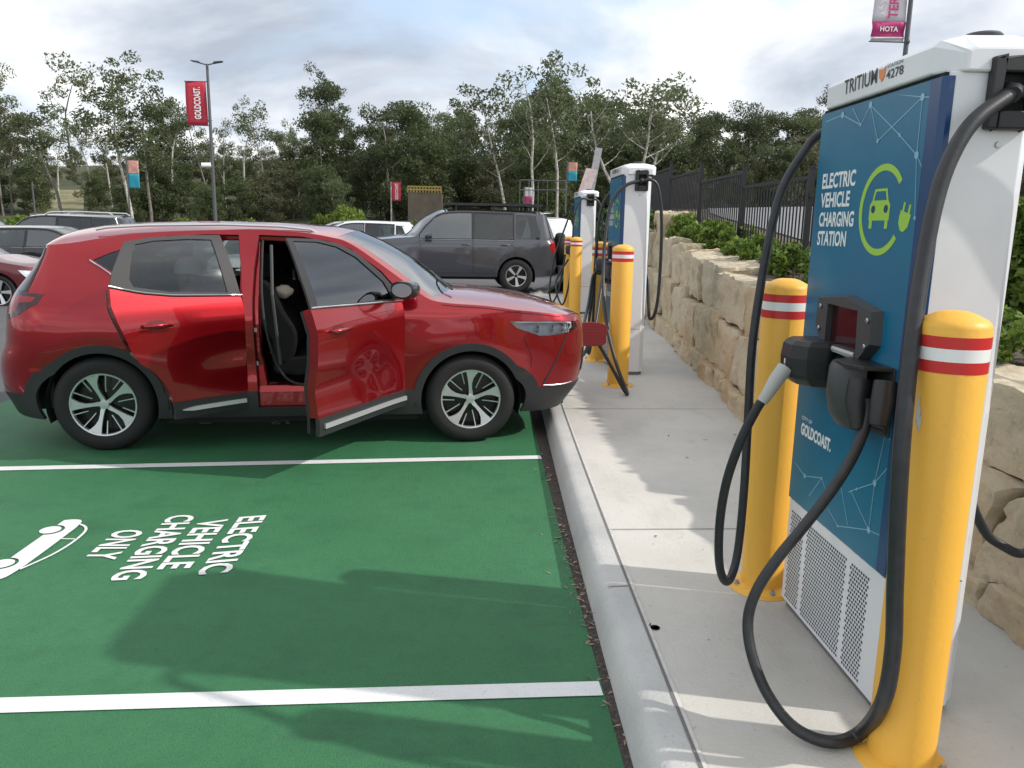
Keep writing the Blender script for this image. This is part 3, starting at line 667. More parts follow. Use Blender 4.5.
# ------------------------------------------------------------------ bollards
def make_bollard():
    t = empty('bollard'); r = .088
    mb = MB(); mb.lathe([(r, .005), (r, 1.250), (r-.004, 1.259), (r-.012, 1.268), (r-.04, 1.282), (.03, 1.288), (0, 1.289)], 40); post = mb.build('post', M_yel, t, smooth=35)
    for z0, z1, m, nm in ((1.200, 1.230, M_red, 'red_band'), (1.168, 1.200, M_wht, 'white_band'), (1.138, 1.168, M_red, 'red_band')):
        mb = MB(); mb.lathe([(r+.0008, z0), (r+.0008, z1), (r-.001, z1), (r-.001, z0)], 40, closed=True); mb.build(nm, m, post, smooth=35)
    mb = MB(); mb.lathe([(r+.0, .028), (r+.012, .02), (r+.035, .014), (r+.045, .0)], 40); mb.build('base_plate', M_yel, t, smooth=35)
    for a in (45, 135, 225, 315):
        x, y = (r+.022)*math.cos(R(a)), (r+.022)*math.sin(R(a))
        mb = MB(); mb.lathe([(.011, .010), (.011, .026), (.008, .028), (.008, .036), (0, .036)], 6, c=(x, y, 0)); mb.build('bolt', M_galv, t)
    return t
b0 = make_bollard()
BL = [((1.222, 1.950), 'nearest yellow bollard in front of the near charging station, scuffed on its left side'), ((1.218, 3.045), 'yellow bollard just beyond the near charging station, behind its hanging cable'),
      ((1.375, 7.36), 'yellow bollard on the near side of the middle charging station'), ((1.40, 8.80), 'yellow bollard mostly hidden on the far side of the middle charging station'),
      ((1.70, 13.35), 'yellow bollard on the near side of the farthest charging station'), ((1.76, 14.75), 'yellow bollard on the far side of the farthest charging station')]
for i, ((x, y), lab) in enumerate(BL):
    b = b0 if i == 0 else copy_tree(b0)
    b.location = (x, y, .14 if i else .128); b.scale = (1, 1, 1) if i < 2 else (1.12, 1.12, 1.03); b.rotation_euler = (0, 0, R(10+37*i)); tag(b, lab, 'bollard', 'yellow bollards beside the charging stations')
p = A(903, 405, y=1.87); mb = MB()
base = Vector((1.243, 1.95, .14)); sc_ = p
for k in range(3):
    an = math.atan2(-.30, -.95)+k*.06; zc = p.z-.14-k*.012
    pts = [(zc+.03-.02*k, -.02), (zc+.01, .05), (zc-.03, .035), (zc-.05, -.03), (zc-.02, -.045)]
    mb.add([(.0892*math.cos(an+a-R(10)), .0892*math.sin(an+a-R(10)), z) for z, a in pts], [(0, 1, 2, 3, 4)])
mb.build('paint_scuff', mat('scuff', (.55, .53, .5), .7), b0)

# leaning sign behind the farthest station
t = empty('leaning_sign', (2.05, 15.6, 0)); bs = Vector((2.05, 15.6, 0))
q0, q1 = A(586, 215, y=15.6), A(599, 148, y=15.6)
mb = MB(); d = (q1-q0).normalized(); q00 = q0-d*((q0.z-.1)/d.z)
nn = d.cross(Vector((0, 1, 0))).normalized()
def slab(mb, a, b, w, th):
    vs = []
    for p in (a, b):
        for s1 in (-1, 1):
            for s2 in (-1, 1): vs.append(p+nn*w*s1/2+Vector((0, th*s2/2, 0))-bs)
    mb.add(vs, [(0, 1, 3, 2), (4, 6, 7, 5), (0, 4, 5, 1), (2, 3, 7, 6), (0, 2, 6, 4), (1, 5, 7, 3)])
slab(mb, q00, q1, .13, .05); mb.build('post', M_galv, t)
mb = MB(); slab(mb, A(584, 192, y=15.56), A(592, 169, y=15.56), .22, .02); mb.build('sign_board', mat('sign_pink', (.62, .50, .50), .5, var=.15, vscale=14), t)
tag(t, 'grey leaning post with a faded pinkish board behind the farthest charging station', 'sign')

# ------------------------------------------------------------------ sandstone retaining wall
M_stone = layered('sandstone', (.50, .39, .25), [(2.2, .42, .62, (.56, .48, .35), .85), (1.1, .50, .66, (.42, .28, .15), .85), (5, .5, .7, (.46, .42, .35), .6, (1, 1, 3)), (11, .58, .72, (.22, .18, .13), .6), (3.5, .6, .75, (.30, .29, .27), .6)], rough=.88, bump=.9, bscale=18)
M_stone2 = layered('sandstone_ochre', (.47, .37, .23), [(2.5, .42, .65, (.52, .46, .35), .8), (6, .55, .7, (.27, .18, .09), .7), (4, .6, .72, (.42, .40, .36), .6)], rough=.88, bump=.9, bscale=18)
M_stone3 = layered('sandstone_grey', (.50, .43, .31), [(1.9, .42, .62, (.55, .47, .34), .8), (3, .55, .7, (.33, .26, .17), .7), (9, .58, .7, (.24, .22, .19), .5)], rough=.88, bump=.9, bscale=20)
wall = empty('retaining_wall', (2.0, 3.0, .12)); tag(wall, 'sandstone block retaining wall of rough tan boulders behind the footpath', 'wall')
WO = Vector(wall.location)
def block(c, L_, D_, H_, ang, m, parent=wall, name='stone_block', off=WO, seed=0, amp=1.0):
    rr = random.Random(seed); n = 13; V = {}; vs = []; fs = []
    sk = [rr.uniform(-.07, .07) for _ in range(6)]
    def vert(i, j, k):
        key = (i, j, k)
        if key in V: return V[key]
        x, y, z = (2*i/n-1), (2*j/n-1), (2*k/n-1)
        # rounded box
        e = 26; q = (abs(x)**e+abs(y)**e+abs(z)**e)**(1/e); s = .93/q*max(abs(x), abs(y), abs(z)) if q else 1
        px, py, pz = x*s, y*s, z*s
        P = Vector((px*L_/2, py*D_/2, pz*H_/2))
        P.z += sk[0]*px*H_+sk[1]*.5*py*H_; P.x += sk[2]*pz*L_
        nz = noise.noise_vector(P*2.2+Vector((seed*3.7, seed*1.3, 0)))*.036*amp+noise.noise_vector(P*7+Vector((seed, 0, seed)))*.028*amp+noise.noise_vector(P*19+Vector((seed, 5, seed)))*.016*amp
        P = P+nz
        # broken faces: quantise the front a little
        V[key] = len(vs); vs.append(P); return V[key]
    for a in range(n):
        for b in range(n):
            fs += [(vert(a, b, 0), vert(a, b+1, 0), vert(a+1, b+1, 0), vert(a+1, b, 0)), (vert(a, b, n), vert(a+1, b, n), vert(a+1, b+1, n), vert(a, b+1, n)),
                   (vert(0, a, b), vert(0, a, b+1), vert(0, a+1, b+1), vert(0, a+1, b)), (vert(n, a, b), vert(n, a+1, b), vert(n, a+1, b+1), vert(n, a, b+1)),
                   (vert(a, 0, b), vert(a+1, 0, b), vert(a+1, 0, b+1), vert(a, 0, b+1)), (vert(a, n, b), vert(a, n, b+1), vert(a+1, n, b+1), vert(a+1, n, b))]
    ca, sa = math.cos(ang), math.sin(ang); mb = MB()
    mb.add([(p.x*ca-p.y*sa+c[0]-off.x, p.x*sa+p.y*ca+c[1]-off.y, p.z+c[2]-off.z) for p in vs], fs)
    return mb.build(name, m, parent, smooth=28)
rs = random.Random(11)
def wtop(y): return .84+.052*y
sd_ = 0
for course in range(3):
    y = -3.5+course*.3
    while y < 19.5:
        H = wtop(y)-.12
        z0, z1 = ((0, .18), (.18, .60), (.60, 1.0))[course]
        L_ = rs.uniform(.5, .8) if course == 0 else rs.uniform(.7, 1.2)
        if y > 12: L_ *= 1.3
        h = (z1-z0)*H*rs.uniform(.96, 1.1); D_ = .5
        ym = y+L_/2; a = math.atan2(wx(ym+.5)-wx(ym-.5), 1.0)
        off = (0, .05, .13)[course]+rs.uniform(-.02, .03)
        m = rs.choice([M_stone, M_stone, M_stone, M_stone2, M_stone3, M_stone3]) if course else rs.choice([M_stone2, M_stone])
        block((wx(ym)+.2+off, ym, .12+z0*H+h/2), L_*1.04, D_, h*1.07, PI/2-a, m, seed=sd_); sd_ += 1
        y += L_*1.0-.01
t = empty('boulder', (3.25, 12.4, 1.4)); tag(t, 'large pale boulder on top of the stone wall, behind the middle charging station', 'boulder')
bp_ = at(668, 218, x=3.2)
block((bp_.x+.12, bp_.y, bp_.z-.16), 1.5, .6, .55, PI/2-.1, M_stone, t, 'boulder_body', Vector(t.location), 77)
# terrace behind the wall
M_bark = M_dirt
def tz(x, y):
    base = wtop(y)-.06
    d = max(0, x-(wx(min(y, 19))+.35))
    return min(base, 1.95)+.035*d*min(1, max(0, y+6)/20)+ (max(0, y-8)*.012)
V = []; Fq = []; cols = [.30, .5, .9, 1.4, 2, 3, 5, 8, 12, 18, 26, 36, 50, 70]; rows = [-8, -4, 0, 2, 4, 6, 8, 10, 12, 14, 16, 18, 20, 24, 30, 38, 48, 60, 75]
def edgex(y): return wx(y) if y < 19.5 else wx(19.5)+(y-19.5)*.28
for y in rows:
    for k, d in enumerate(cols):
        x = edgex(y)+d; V.append((x, y, tz(x, y)-(0.0 if k else .06)))
n = len(cols)
for j in range(len(rows)-1):
    for i in range(n-1): a = j*n+i; Fq.append((a, a+1, a+1+n, a+n))
raw_mesh('terrace_ground', V, Fq, M_dirt, smooth=True, kind='structure')
# side slope of the terrace at its left edge beyond the wall
V = []; Fq = []
for y in rows:
    if y < 18: continue
    x = edgex(y)+.32; V += [(x-2.2, y, gz(x, y)-.05), (x, y, tz(x, y)+.0)]
raw_mesh('embankment', V, [(2*i, 2*i+1, 2*i+3, 2*i+2) for i in range(len(V)//2-1)], M_grass, smooth=True, kind='structure')
# road on the terrace behind the fence
V = []; Fq = []
M_road = layered('pale_asphalt', (.20, .205, .215), [(.8, .4, .7, (.25, .255, .265), .7), (60, .5, .7, (.15, .15, .155), .5)], rough=.9, bump=.3, bscale=100)
cols2 = [2.1, 4, 8, 14, 20, 28, 38, 50]
for y in rows[:-2]:
    for d in cols2: x = edgex(y)+d; V.append((x, y, tz(x, y)+.02))
n = len(cols2)
for j in range(len(rows)-3):
    for i in range(n-1): a = j*n+i; Fq.append((a, a+1, a+1+n, a+n))
raw_mesh('upper_car_park', V, Fq, M_road, kind='structure')
mb = MB()
for k in range(9):
    y0 = 16+2.6*k; x0 = 8.5+.2*k
    mb.add([(x0, y0, tz(x0, y0)+.03), (x0+5, y0+.6, tz(x0+5, y0+.6)+.03), (x0+5, y0+.72, tz(x0+5, y0+.72)+.03), (x0, y0+.12, tz(x0, y0+.12)+.03)], [(0, 1, 2, 3)])
mb.build('parking_lines', M_line, kind='structure')

# ------------------------------------------------------------------ steel fence on the terrace
def ftop(y): return 1.88+.085*(y-5.5) if y > 5.5 else 1.88+.03*(y-5.5)
def make_fence(y0, y1, lab):
    x = lambda y: 3.3+max(0, y-9)*.02
    t = empty('picket_fence', (x(y0), y0, ftop(y0)-1.1)); O_ = Vector(t.location); tag(t, lab, 'fence', 'black steel fence runs')
    n = max(1, round((y1-y0)/2.04)); dy = (y1-y0)/n
    for i in range(n+1):
        y = y0+i*dy; zt = ftop(min(y+dy/2, y1) if i < n else y1-dy/2)+.06; mb = MB(); mb.box(x(y)-.025-O_.x, x(y)+.025-O_.x, y-.025-O_.y, y+.025-O_.y, zt-1.45-O_.z, zt-O_.z)
        mb.box(x(y)-.03-O_.x, x(y)+.03-O_.x, y-.03-O_.y, y+.03-O_.y, zt-O_.z, zt+.015-O_.z); mb.build('post', M_fence, t)
    for i in range(n):
        a, b = y0+i*dy, y0+(i+1)*dy; zt = ftop((a+b)/2); xa, xb = x(a), x(b)
        mb = MB()
        for z in (zt-.03, zt-1.08):
            mb.add([(xx+sx*.018-O_.x, yy-O_.y, z+sz*.018-O_.z) for xx, yy in ((xa, a+.035), (xb, b-.035)) for sx in (-1, 1) for sz in (-1, 1)], [(0, 1, 3, 2), (4, 6, 7, 5), (0, 4, 5, 1), (2, 3, 7, 6), (0, 2, 6, 4), (1, 5, 7, 3)])
        mb.build('rail', M_fence, t)
        mb = MB(); k = int((dy-.1)/.092)
        for j in range(k):
            yy = a+.07+(dy-.14)*(j+.5)/k; xx = lerp(xa, xb, (yy-a)/dy)
            mb.tube([(xx-O_.x, yy-O_.y, zt-1.16-O_.z), (xx-O_.x, yy-O_.y, zt-.045-O_.z)], .0088, 6)
        mb.build('picket_panel', M_fence, t)
make_fence(-6.2, 3.05, 'black steel fence run nearest the camera, behind the near charging station')
make_fence(3.75, 16.1, 'long black steel fence stepping up and away behind the stone wall')
# ------------------------------------------------------------------ car shells
class Shell:
    def __init__(s, wz, xr, xf, ze, xcR, LR, xcF, LF, L0, L1, taper=.03, flare=(), e1=.85, e2=.55, crease=None):
        s.wz = smooth_interp(wz); s.xr = smooth_interp(xr); s.xf = smooth_interp(xf); s.ze = smooth_interp(ze)
        s.xcR, s.LR, s.xcF, s.LF = xcR, LR, xcF, LF; s.mid = (L0+L1)/2; s.half = (L1-L0)/2; s.taper = taper; s.flare = flare; s.e1, s.e2 = e1, e2; s.crease = crease
    def W(s, x, z):
        w_ = s.wz(z)*(1-s.taper*abs((x-s.mid)/s.half)**2.5)
        for (fx, fz, fr, fa) in s.flare:
            d = math.hypot(x-fx, z-fz)
            if d < fr*2: w_ += fa*math.exp(-((d-fr)/.16)**2) if d > fr*.6 else 0
        if s.crease: w_ += s.crease(x, z)
        return w_
    def SP(s, u, z, sd=-1):
        if u < s.xcR:
            p = min(1, (s.xcR-u)/s.LR)*PI/2; return Vector((s.xcR-(s.xcR-s.xr(z))*math.sin(p)**s.e1, sd*s.W(s.xcR, z)*max(0, math.cos(p))**s.e2, z))
        if u > s.xcF:
            p = min(1, (u-s.xcF)/s.LF)*PI/2; return Vector((s.xcF+(s.xf(z)-s.xcF)*math.sin(p)**s.e1, sd*s.W(s.xcF, z)*max(0, math.cos(p))**s.e2, z))
        return Vector((u, sd*s.W(u, z), z))
    def U(s, x, z):
        if x < s.xcR:
            k = min(1, max(0, (s.xcR-x)/max(1e-6, s.xcR-s.xr(z)))); return s.xcR-s.LR*math.asin(k**(1/s.e1))*2/PI
        if x > s.xcF:
            k = min(1, max(0, (x-s.xcF)/max(1e-6, s.xf(z)-s.xcF))); return s.xcF+s.LF*math.asin(k**(1/s.e1))*2/PI
        return x
    def poly(s, pts): return [(s.U(x, z), z) for x, z in pts]
    def nrm(s, u, z, sd):
        h = 1e-3; a = s.SP(u+h, z, sd)-s.SP(u-h, z, sd); b = s.SP(u, z+h, sd)-s.SP(u, z-h, sd); n = a.cross(b)
        if n.length < 1e-12: return Vector((0, sd, 0))
        n.normalize(); c = s.SP(u, z, sd); ref = c-Vector((min(max(c.x, .3), 2.2), 0, .7))
        return n if n.dot(ref) > 0 else -n
def subdiv(poly, step, closed=True):
    out = []; n = len(poly)
    for i in range(n if closed else n-1):
        a, b = poly[i], poly[(i+1) % n]; d = math.hypot(b[0]-a[0], b[1]-a[1]); k = max(1, int(math.ceil(d/step)))
        for j in range(k): out.append((lerp(a[0], b[0], j/k), lerp(a[1], b[1], j/k)))
    if not closed: out.append(poly[-1])
    return out
def regions(outer, regs, lines=(), step=.055):
    outer = subdiv(outer, step); regs = [(k, subdiv(p, step)) for k, p in regs]; lines = [subdiv(l, step, False) for l in lines]
    P = []; E = []
    def addp(pl, closed):
        o = len(P); P.extend(Vector(p) for p in pl); n = len(pl)
        E.extend((o+i, o+(i+1) % n) for i in range(n if closed else n-1))
    addp(outer, True)
    for _, p in regs: addp(p, True)
    for l in lines: addp(l, False)
    x0 = min(p[0] for p in outer); x1 = max(p[0] for p in outer); z0 = min(p[1] for p in outer); z1 = max(p[1] for p in outer)
    j = 0; z = z0+step/2
    while z < z1:
        x = x0+(step/2 if j % 2 else 0)
        while x < x1:
            if inpoly((x, z), outer): P.append(Vector((x+1e-4*(j % 3), z)))
            x += step
        z += step*.8; j += 1
    v, e, f, *_ = delaunay_2d_cdt(P, E, [], 0, 1e-4)
    out = {}
    for t in f:
        c = (sum(v[i].x for i in t)/3, sum(v[i].y for i in t)/3)
        a = abs((v[t[1]]-v[t[0]]).cross(v[t[2]]-v[t[0]]))
        if a < 1e-7 or not inpoly(c, outer): continue
        key = 'body'
        for k, p in regs:
            if inpoly(c, p): key = k; break
        out.setdefault(key, []).append(tuple(t))
    return [(p.x, p.y) for p in v], out
def emit(mb, sh, v2, tris, sd, thick=.02, off=0., T=None):
    used = sorted({i for t in tris for i in t}); idx = {i: k for k, i in enumerate(used)}; n = len(used)
    o, inn = [], []
    for i in used:
        p = sh.SP(*v2[i], sd); nn = sh.nrm(*v2[i], sd); o.append(p+nn*off); inn.append(p+nn*(off-thick))
    from collections import Counter
    ec = Counter(); 
    for t in tris:
        for a, b in ((t[0], t[1]), (t[1], t[2]), (t[2], t[0])): ec[(min(a, b), max(a, b))] += 1
    fs = [tuple(idx[i] for i in t) for t in tris]
    if thick:
        fs += [tuple(idx[i]+n for i in reversed(t)) for t in tris]
        for t in tris:
            for a, b in ((t[0], t[1]), (t[1], t[2]), (t[2], t[0])):
                if ec[(min(a, b), max(a, b))] == 1: fs.append((idx[a], idx[b], idx[b]+n, idx[a]+n))
        mb.add(o+inn, fs, T)
    else: mb.add(o, fs, T)
def toppatch(mb, sh, st, ny=12, thick=0, sfrac=1.0, sfrac0=0.0, k=2.4, sub=4, zoff=0):
    """stations (u_edge, x_centre, z_centre) from front to back; surface between the two edges"""
    S = catmull(st, sub); vs = []; m = 2*ny+1
    for (ue, xc, zc) in S:
        E_ = sh.SP(ue, sh.ze(ue), 1)
        for j in range(m):
            f = (j-ny)/ny*sfrac; a = abs(f)
            vs.append(Vector((lerp(xc, E_.x, a*a), f*E_.y, lerp(zc, E_.z, a**k)+zoff)))
    fs = [(i*m+j, i*m+j+1, (i+1)*m+j+1, (i+1)*m+j) for i in range(len(S)-1) for j in range(m-1)]
    mb.add(vs, fs)
def side_top_strip(mb, sh, st, f0, k=2.4, sub=4, ny=3):
    S = catmull(st, sub)
    for sg in (-1, 1):
        vs = []; m = ny+1
        for (ue, xc, zc) in S:
            E_ = sh.SP(ue, sh.ze(ue), 1)
            for j in range(m):
                a = lerp(f0, 1, j/ny); vs.append(Vector((lerp(xc, E_.x, a*a), sg*a*E_.y, lerp(zc, E_.z, a**k))))
        mb.add(vs, [(i*m+j, i*m+j+1, (i+1)*m+j+1, (i+1)*m+j) for i in range(len(S)-1) for j in range(m-1)])
def arcp(cx, cz, r, a0, a1, n=24): return [(cx+r*math.cos(R(lerp(a0, a1, k/n))), cz+r*math.sin(R(lerp(a0, a1, k/n)))) for k in range(n+1)]
def make_wheel(parent, x, y, sd, r=.33, w_=.215, rr=.222, style='spoke', steer=0, spokes=5):
    """wheel = tyre mesh with its rim; y is the outer face"""
    T = lambda p: Vector((x, y, r))+Vector((p[0], p[1]*-sd*-1, p[2]))
    mb = MB(); k = r-rr
    pr = [(rr-.004, -.02), (rr+.006, -.004), (rr+.35*k, .006), (rr+.72*k, .003), (r-.016, -.012), (r-.003, -.03), (r, -.05), (r, -w_+.05), (r-.003, -w_+.03), (r-.02, -w_+.01), (rr, -w_+.01)]
    mb.lathe([(a, sd*b) for a, b in pr], 48, axis='y', c=(x, y, r), cap=False); 
    wh = mb.build('wheel', M_tyre, parent, smooth=40)
    mb = MB(); mb.lathe([(rr, sd*-.02), (rr-.012, sd*-.05), (rr-.02, sd*-.09), (0, sd*-.075)], 40, axis='y', c=(x, y, r), cap=False)
    mb.build('rim_barrel', M_rimb, wh, smooth=40)
    mb = MB(); mb.lathe([(rr+.004, sd*-.012), (rr+.001, sd*-.002), (rr-.009, sd*-.004), (rr-.011, sd*-.03)], 48, axis='y', c=(x, y, r), cap=False)
    ph = random.uniform(0, 70)
    def pol(pts, y0, y1):
        for q in range(spokes):
            a0 = ph+q*360/spokes; P_ = [(a*math.cos(R(t*sd+a0)), a*math.sin(R(t*sd+a0))) for a, t in pts]
            n = len(P_); vs = []
            for (px_, pz_), (a, t) in zip(P_, pts):
                dish = -.028*(1-(a/rr))**1.0
                vs.append((x+px_, y+sd*(y0+dish), r+pz_))
            for (px_, pz_), (a, t) in zip(P_, pts): vs.append((x+px_*1.0, y+sd*(y1-.02), r+pz_))
            mb.add(vs, [tuple(range(n))]+[(i, (i+1) % n, (i+1) % n+n, i+n) for i in range(n)])
    R1 = rr-.006
    def spoke(rows, y0, th):
        for q in range(spokes):
            a0 = ph+q*360/spokes; vs = []
            for (a, l, r_) in rows:
                dish = -.030*(1-a/rr)
                for (ang, yy) in ((l, y0), (r_, y0), (r_, y0-th), (l, y0-th)):
                    vs.append((x+a*math.cos(R(ang*sd+a0)), y+sd*(yy+dish), r+a*math.sin(R(ang*sd+a0))))
            n = len(rows); mb.add(vs, [(i*4+k_, i*4+(k_+1) % 4, (i+1)*4+(k_+1) % 4, (i+1)*4+k_) for i in range(n-1) for k_ in range(4)]+[(0, 1, 2, 3), tuple(4*n-4+k_ for k_ in range(4))])
    if style == 'turbine':
        spoke([(.028, -36, 26), (.05, -21, 12), (.08, -17, 0), (.12, -16, -3), (.16, -16, 0), (.19, -16.5, 4), (R1, -17, 8)], -.004, .02)
        spoke([(.09, 18, 22), (.13, 17, 19.5), (R1, 17, 19)], -.018, .012)
        spoke([(.12, -31, -28.5), (R1, -27, -25)], -.018, .012)
    else:
        spoke([(.03, -40, 40), (.07, -18, 18), (.14, -11, 11), (R1, -10, 10)], -.004, .02)
    mb.build('rim', M_rims, wh, smooth=30)
    mb = MB(); mb.lathe([(.034, sd*-.03), (.032, sd*-.018), (.0, sd*-.015)], 20, axis='y', c=(x, y, r)); mb.build('hub_cap', M_rims if style == 'turbine' else M_rimb, wh, smooth=40)
    return wh
def seat(parent, x, y, z0, back=.62, w_=.5, m=None, tilt=.30):
    mb = MB(); 
    T = lambda p: Vector((x+p[0], y+p[1], z0+p[2]))
    mb.prism(catmull([(.28, .0), (.30, .10), (.2, .16), (-.2, .11), (-.28, .10), (-.28, 0), (0, -.02)], 3, True), -w_/2, w_/2, 'xz', T)
    o = mb.build('seat', m or M_seat, parent, bevel=.02)
    mb = MB(); b = back
    mb.prism(catmull([(-.16, .10), (-.12, .3), (-.13-.4*tilt*b, b*.7), (-.10-tilt*b, b), (-.20-tilt*b, b+.02), (-.28-tilt*b*.8, b*.7), (-.31, .25), (-.30, .05)], 3, True), -w_/2, w_/2, 'xz', T)
    mb.build('seat_back', m or M_seat, o, bevel=.02)
    mb = MB(); mb.prism(catmull([(-.11-tilt*b, b+.06), (-.10-tilt*b, b+.2), (-.16-tilt*b, b+.24), (-.21-tilt*b, b+.2), (-.20-tilt*b, b+.06)], 3, True), -.13, .13, 'xz', T)
    mb.tube([T((-.15-tilt*b, -.05, b)), T((-.15-tilt*b, -.05, b+.08))], .008, 6); mb.tube([T((-.15-tilt*b, .05, b)), T((-.15-tilt*b, .05, b+.08))], .008, 6)
    mb.build('head_rest', m or M_seat, o, bevel=.015)
    return o

def build_car(name, S, sh, paintm, loc, rz, doors_open=None, **k):
    """S: dictionary of side-view outlines in car coordinates"""
    root = empty(name, loc, rz, **k)
    WH = S['wheels']; r = S['r']; ar = S['arch']; cl = S['clad']
    zs = S['sill']; up = lambda pts: sh.poly(pts)
    # outer outline in (u,z)
    uR, uF = sh.xcR-sh.LR, sh.xcF+sh.LF
    top = []; n = 90
    for i in range(n+1):
        u = lerp(uF, uR, i/n); top.append((u, sh.ze(u)))
    bot = [(uR, S['zrear'])]
    for wxx in WH:
        h = math.asin(min(1, max(-1, (zs-r)/ar)))*180/PI
        xs_ = ar*math.cos(R(h)); bot += [(wxx-xs_-.02, S['zrear'] if wxx == WH[0] else zs)] if False else []
        a = arcp(wxx, r, ar, 180-h, h, 26); bot += [(wxx-ar*math.cos(R(h)), zs)] if False else []; bot += a
    bot += [(uF, S['zfront'])]
    outer = bot+top
    regs = []
    for i, (key, pl) in enumerate(S['glass']): regs.append(('glass%d' % i, pl))
    frames = S.get('frames', [])
    for key, pl in S.get('lights', []): regs.append((key, up(pl)))
    for i, (key, pl) in enumerate(S['doors']):
        regs.append(('d%d' % i, shrink(pl, .004))); regs.append(('gap', pl))
    lines = []
    if cl:
        zc = S['zclad']
        for wxx in WH: lines.append(arcp(wxx, r, cl, -8, 188, 30))
        lines.append([(uR, zc+.0), (uF, zc+.0)])
    belt = S['belt']; lines.append(belt)
    v2, rg = regions(outer, regs, lines, S.get('step', .06))
    cen = lambda t: (sum(v2[i][0] for i in t)/3, sum(v2[i][1] for i in t)/3)
    def isclad(c):
        if not cl: return False
        if c[1] < S['zclad']: return True
        return any(math.hypot(c[0]-w0, c[1]-r) < cl for w0 in WH)
    body = MB(); clad = MB(); glassT = {}
    doorT = {}
    for key, tr in rg.items():
        if key == 'body':
            a = [t for t in tr if not isclad(cen(t))]; b = [t for t in tr if isclad(cen(t))]
            for sd in (-1, 1):
                emit(body, sh, v2, a, sd, .022)
                if b: clad = MB(); emit(clad, sh, v2, b, sd, .03, .010); clad.build('lower_cladding', M_clad, root, smooth=40)
    toppatch(body, sh, S['hood'], k=S.get('khood', 2.6)); toppatch(body, sh, S['roof'], k=2.6)
    side_top_strip(body, sh, S['screen'], .90)
    # closed jamb behind door gaps
    bd = body.build('body', paintm, root, smooth=38)
    for sd in (-1, 1):
        mb = MB()
        if 'gap' in rg: emit(mb, sh, v2, rg['gap'], sd, 0, -.014)
        if mb.v: mb.build('door_gap', M_under, root)
    # windscreen and rear glass
    mb = MB(); toppatch(mb, sh, S['screen'], sfrac=.90); mb.build('windscreen', S.get('mscreen', G_wind), root, smooth=180)
    if 'rearglass' in S:
        pass
    # inner tub: floor, bulkheads, roof lining
    mb = MB(); w0 = sh.wz(.7)-.13; a0 = WH[0]-.35; a1 = WH[1]-.42
    mb.box(a0, a1, -w0, w0, zs+.06, zs+.09); mb.box(a1, a1+.03, -w0, w0, zs+.06, S['cowlz']-.06); mb.box(a0-.03, a0, -w0, w0, zs+.06, S['beltz']-.05)
    mb.build('cabin_floor', M_inter, root)
    mb = MB(); mb.box(WH[0]+ar+.02, WH[1]-ar-.02, -w0-.02, w0+.02, zs-.06, zs+.05); mb.box(WH[0]-ar, WH[1]+ar, -.62, .62, zs-.04, zs+.12); mb.box(sh.xr(.5)+.15, WH[0], -.6, .6, zs+.02, zs+.3); mb.box(WH[1], sh.xf(.4)-.15, -.6, .6, zs, zs+.3); mb.build('underbody', M_under, root)
    for wxx in WH:
        for sd in (-1, 1):
            mb = MB(); vs = []; ys_ = (sd*(sh.W(wxx, .5)-.02), sd*.55)
            for yy in ys_:
                for (a, b) in arcp(wxx, r, ar+.012, -20, 200, 20): vs.append((a, yy, b))
            mb.add(vs, [(i, i+1, i+22, i+21) for i in range(20)]); mb.add([(a, ys_[1], b) for a, b in arcp(wxx, r, ar+.012, -20, 200, 20)], [tuple(range(21))]); mb.build('wheel_arch_liner', M_under, root)
    # doors and glass
    hinge = doors_open or {}
    for sd in (-1, 1):
        done = set()
        for i, (dn, pl) in enumerate(S['doors']):
            tr = rg.get('d%d' % i, [])
            T = None
            if sd == -1 and dn in hinge:
                hx, ang = hinge[dn]; hy = -sh.W(hx, .8)+.03
                def T(p, hx=hx, hy=hy, ang=ang):
                    c, s_ = math.cos(R(ang)), math.sin(R(ang)); x, y = p[0]-hx, p[1]-hy
                    return Vector((hx+x*c-y*s_, hy+x*s_+y*c, p[2]))
            up_ = [t for t in tr if cen(t)[1] > interp(cen(t)[0], sorted(belt))]
            lo = [t for t in tr if not (cen(t)[1] > interp(cen(t)[0], sorted(belt)))]
            cla = [t for t in lo if isclad(cen(t))]; lo = [t for t in lo if not isclad(cen(t))]
            mb = MB(); emit(mb, sh, v2, lo, sd, .062 if T else .025, 0, T); door = mb.build(dn, paintm, root, smooth=38)
            mb = MB(); emit(mb, sh, v2, up_, sd, .014, .001, T); mb.build('window_frame', S.get('mframe', M_gframe), door, smooth=40)
            if cla: mb = MB(); emit(mb, sh, v2, cla, sd, .03, .010, T); mb.build('lower_cladding', M_clad, door, smooth=40)
            if T:
                mb = MB(); emit(mb, sh, v2, [t for t in tr if cen(t)[1] < interp(cen(t)[0], sorted(belt))], sd, .02, -.064, T); mb.build('door_card', M_inter, door, smooth=40)
            xs_ = [p[0] for p in pl]; d0, d1 = min(xs_), max(xs_)
            # silver sill strip
            if S.get('strip'):
                z_ = S['zclad']; mb = MB(); a, b = (d0+.06 if dn == 'front_door' else WH[0]+cl+.06), d1-.03
                pts = [(lerp(a, b, j/14), z_-.055+(.035 if dn == 'rear_door' else 0)*max(0, 1-j/14*1.2)*0) for j in range(15)]
                vs = []
                for j, (u, z) in enumerate(pts):
                    th_ = .028*min(1, (j+.6)/3) if dn == 'rear_door' else .03
                    for (dz, of) in ((-th_/2, .012), (-th_/2, .026), (th_/2, .024), (th_/2, .012)):
                        p = sh.SP(u, z+dz, sd); vs.append(p+sh.nrm(u, z, sd)*of)
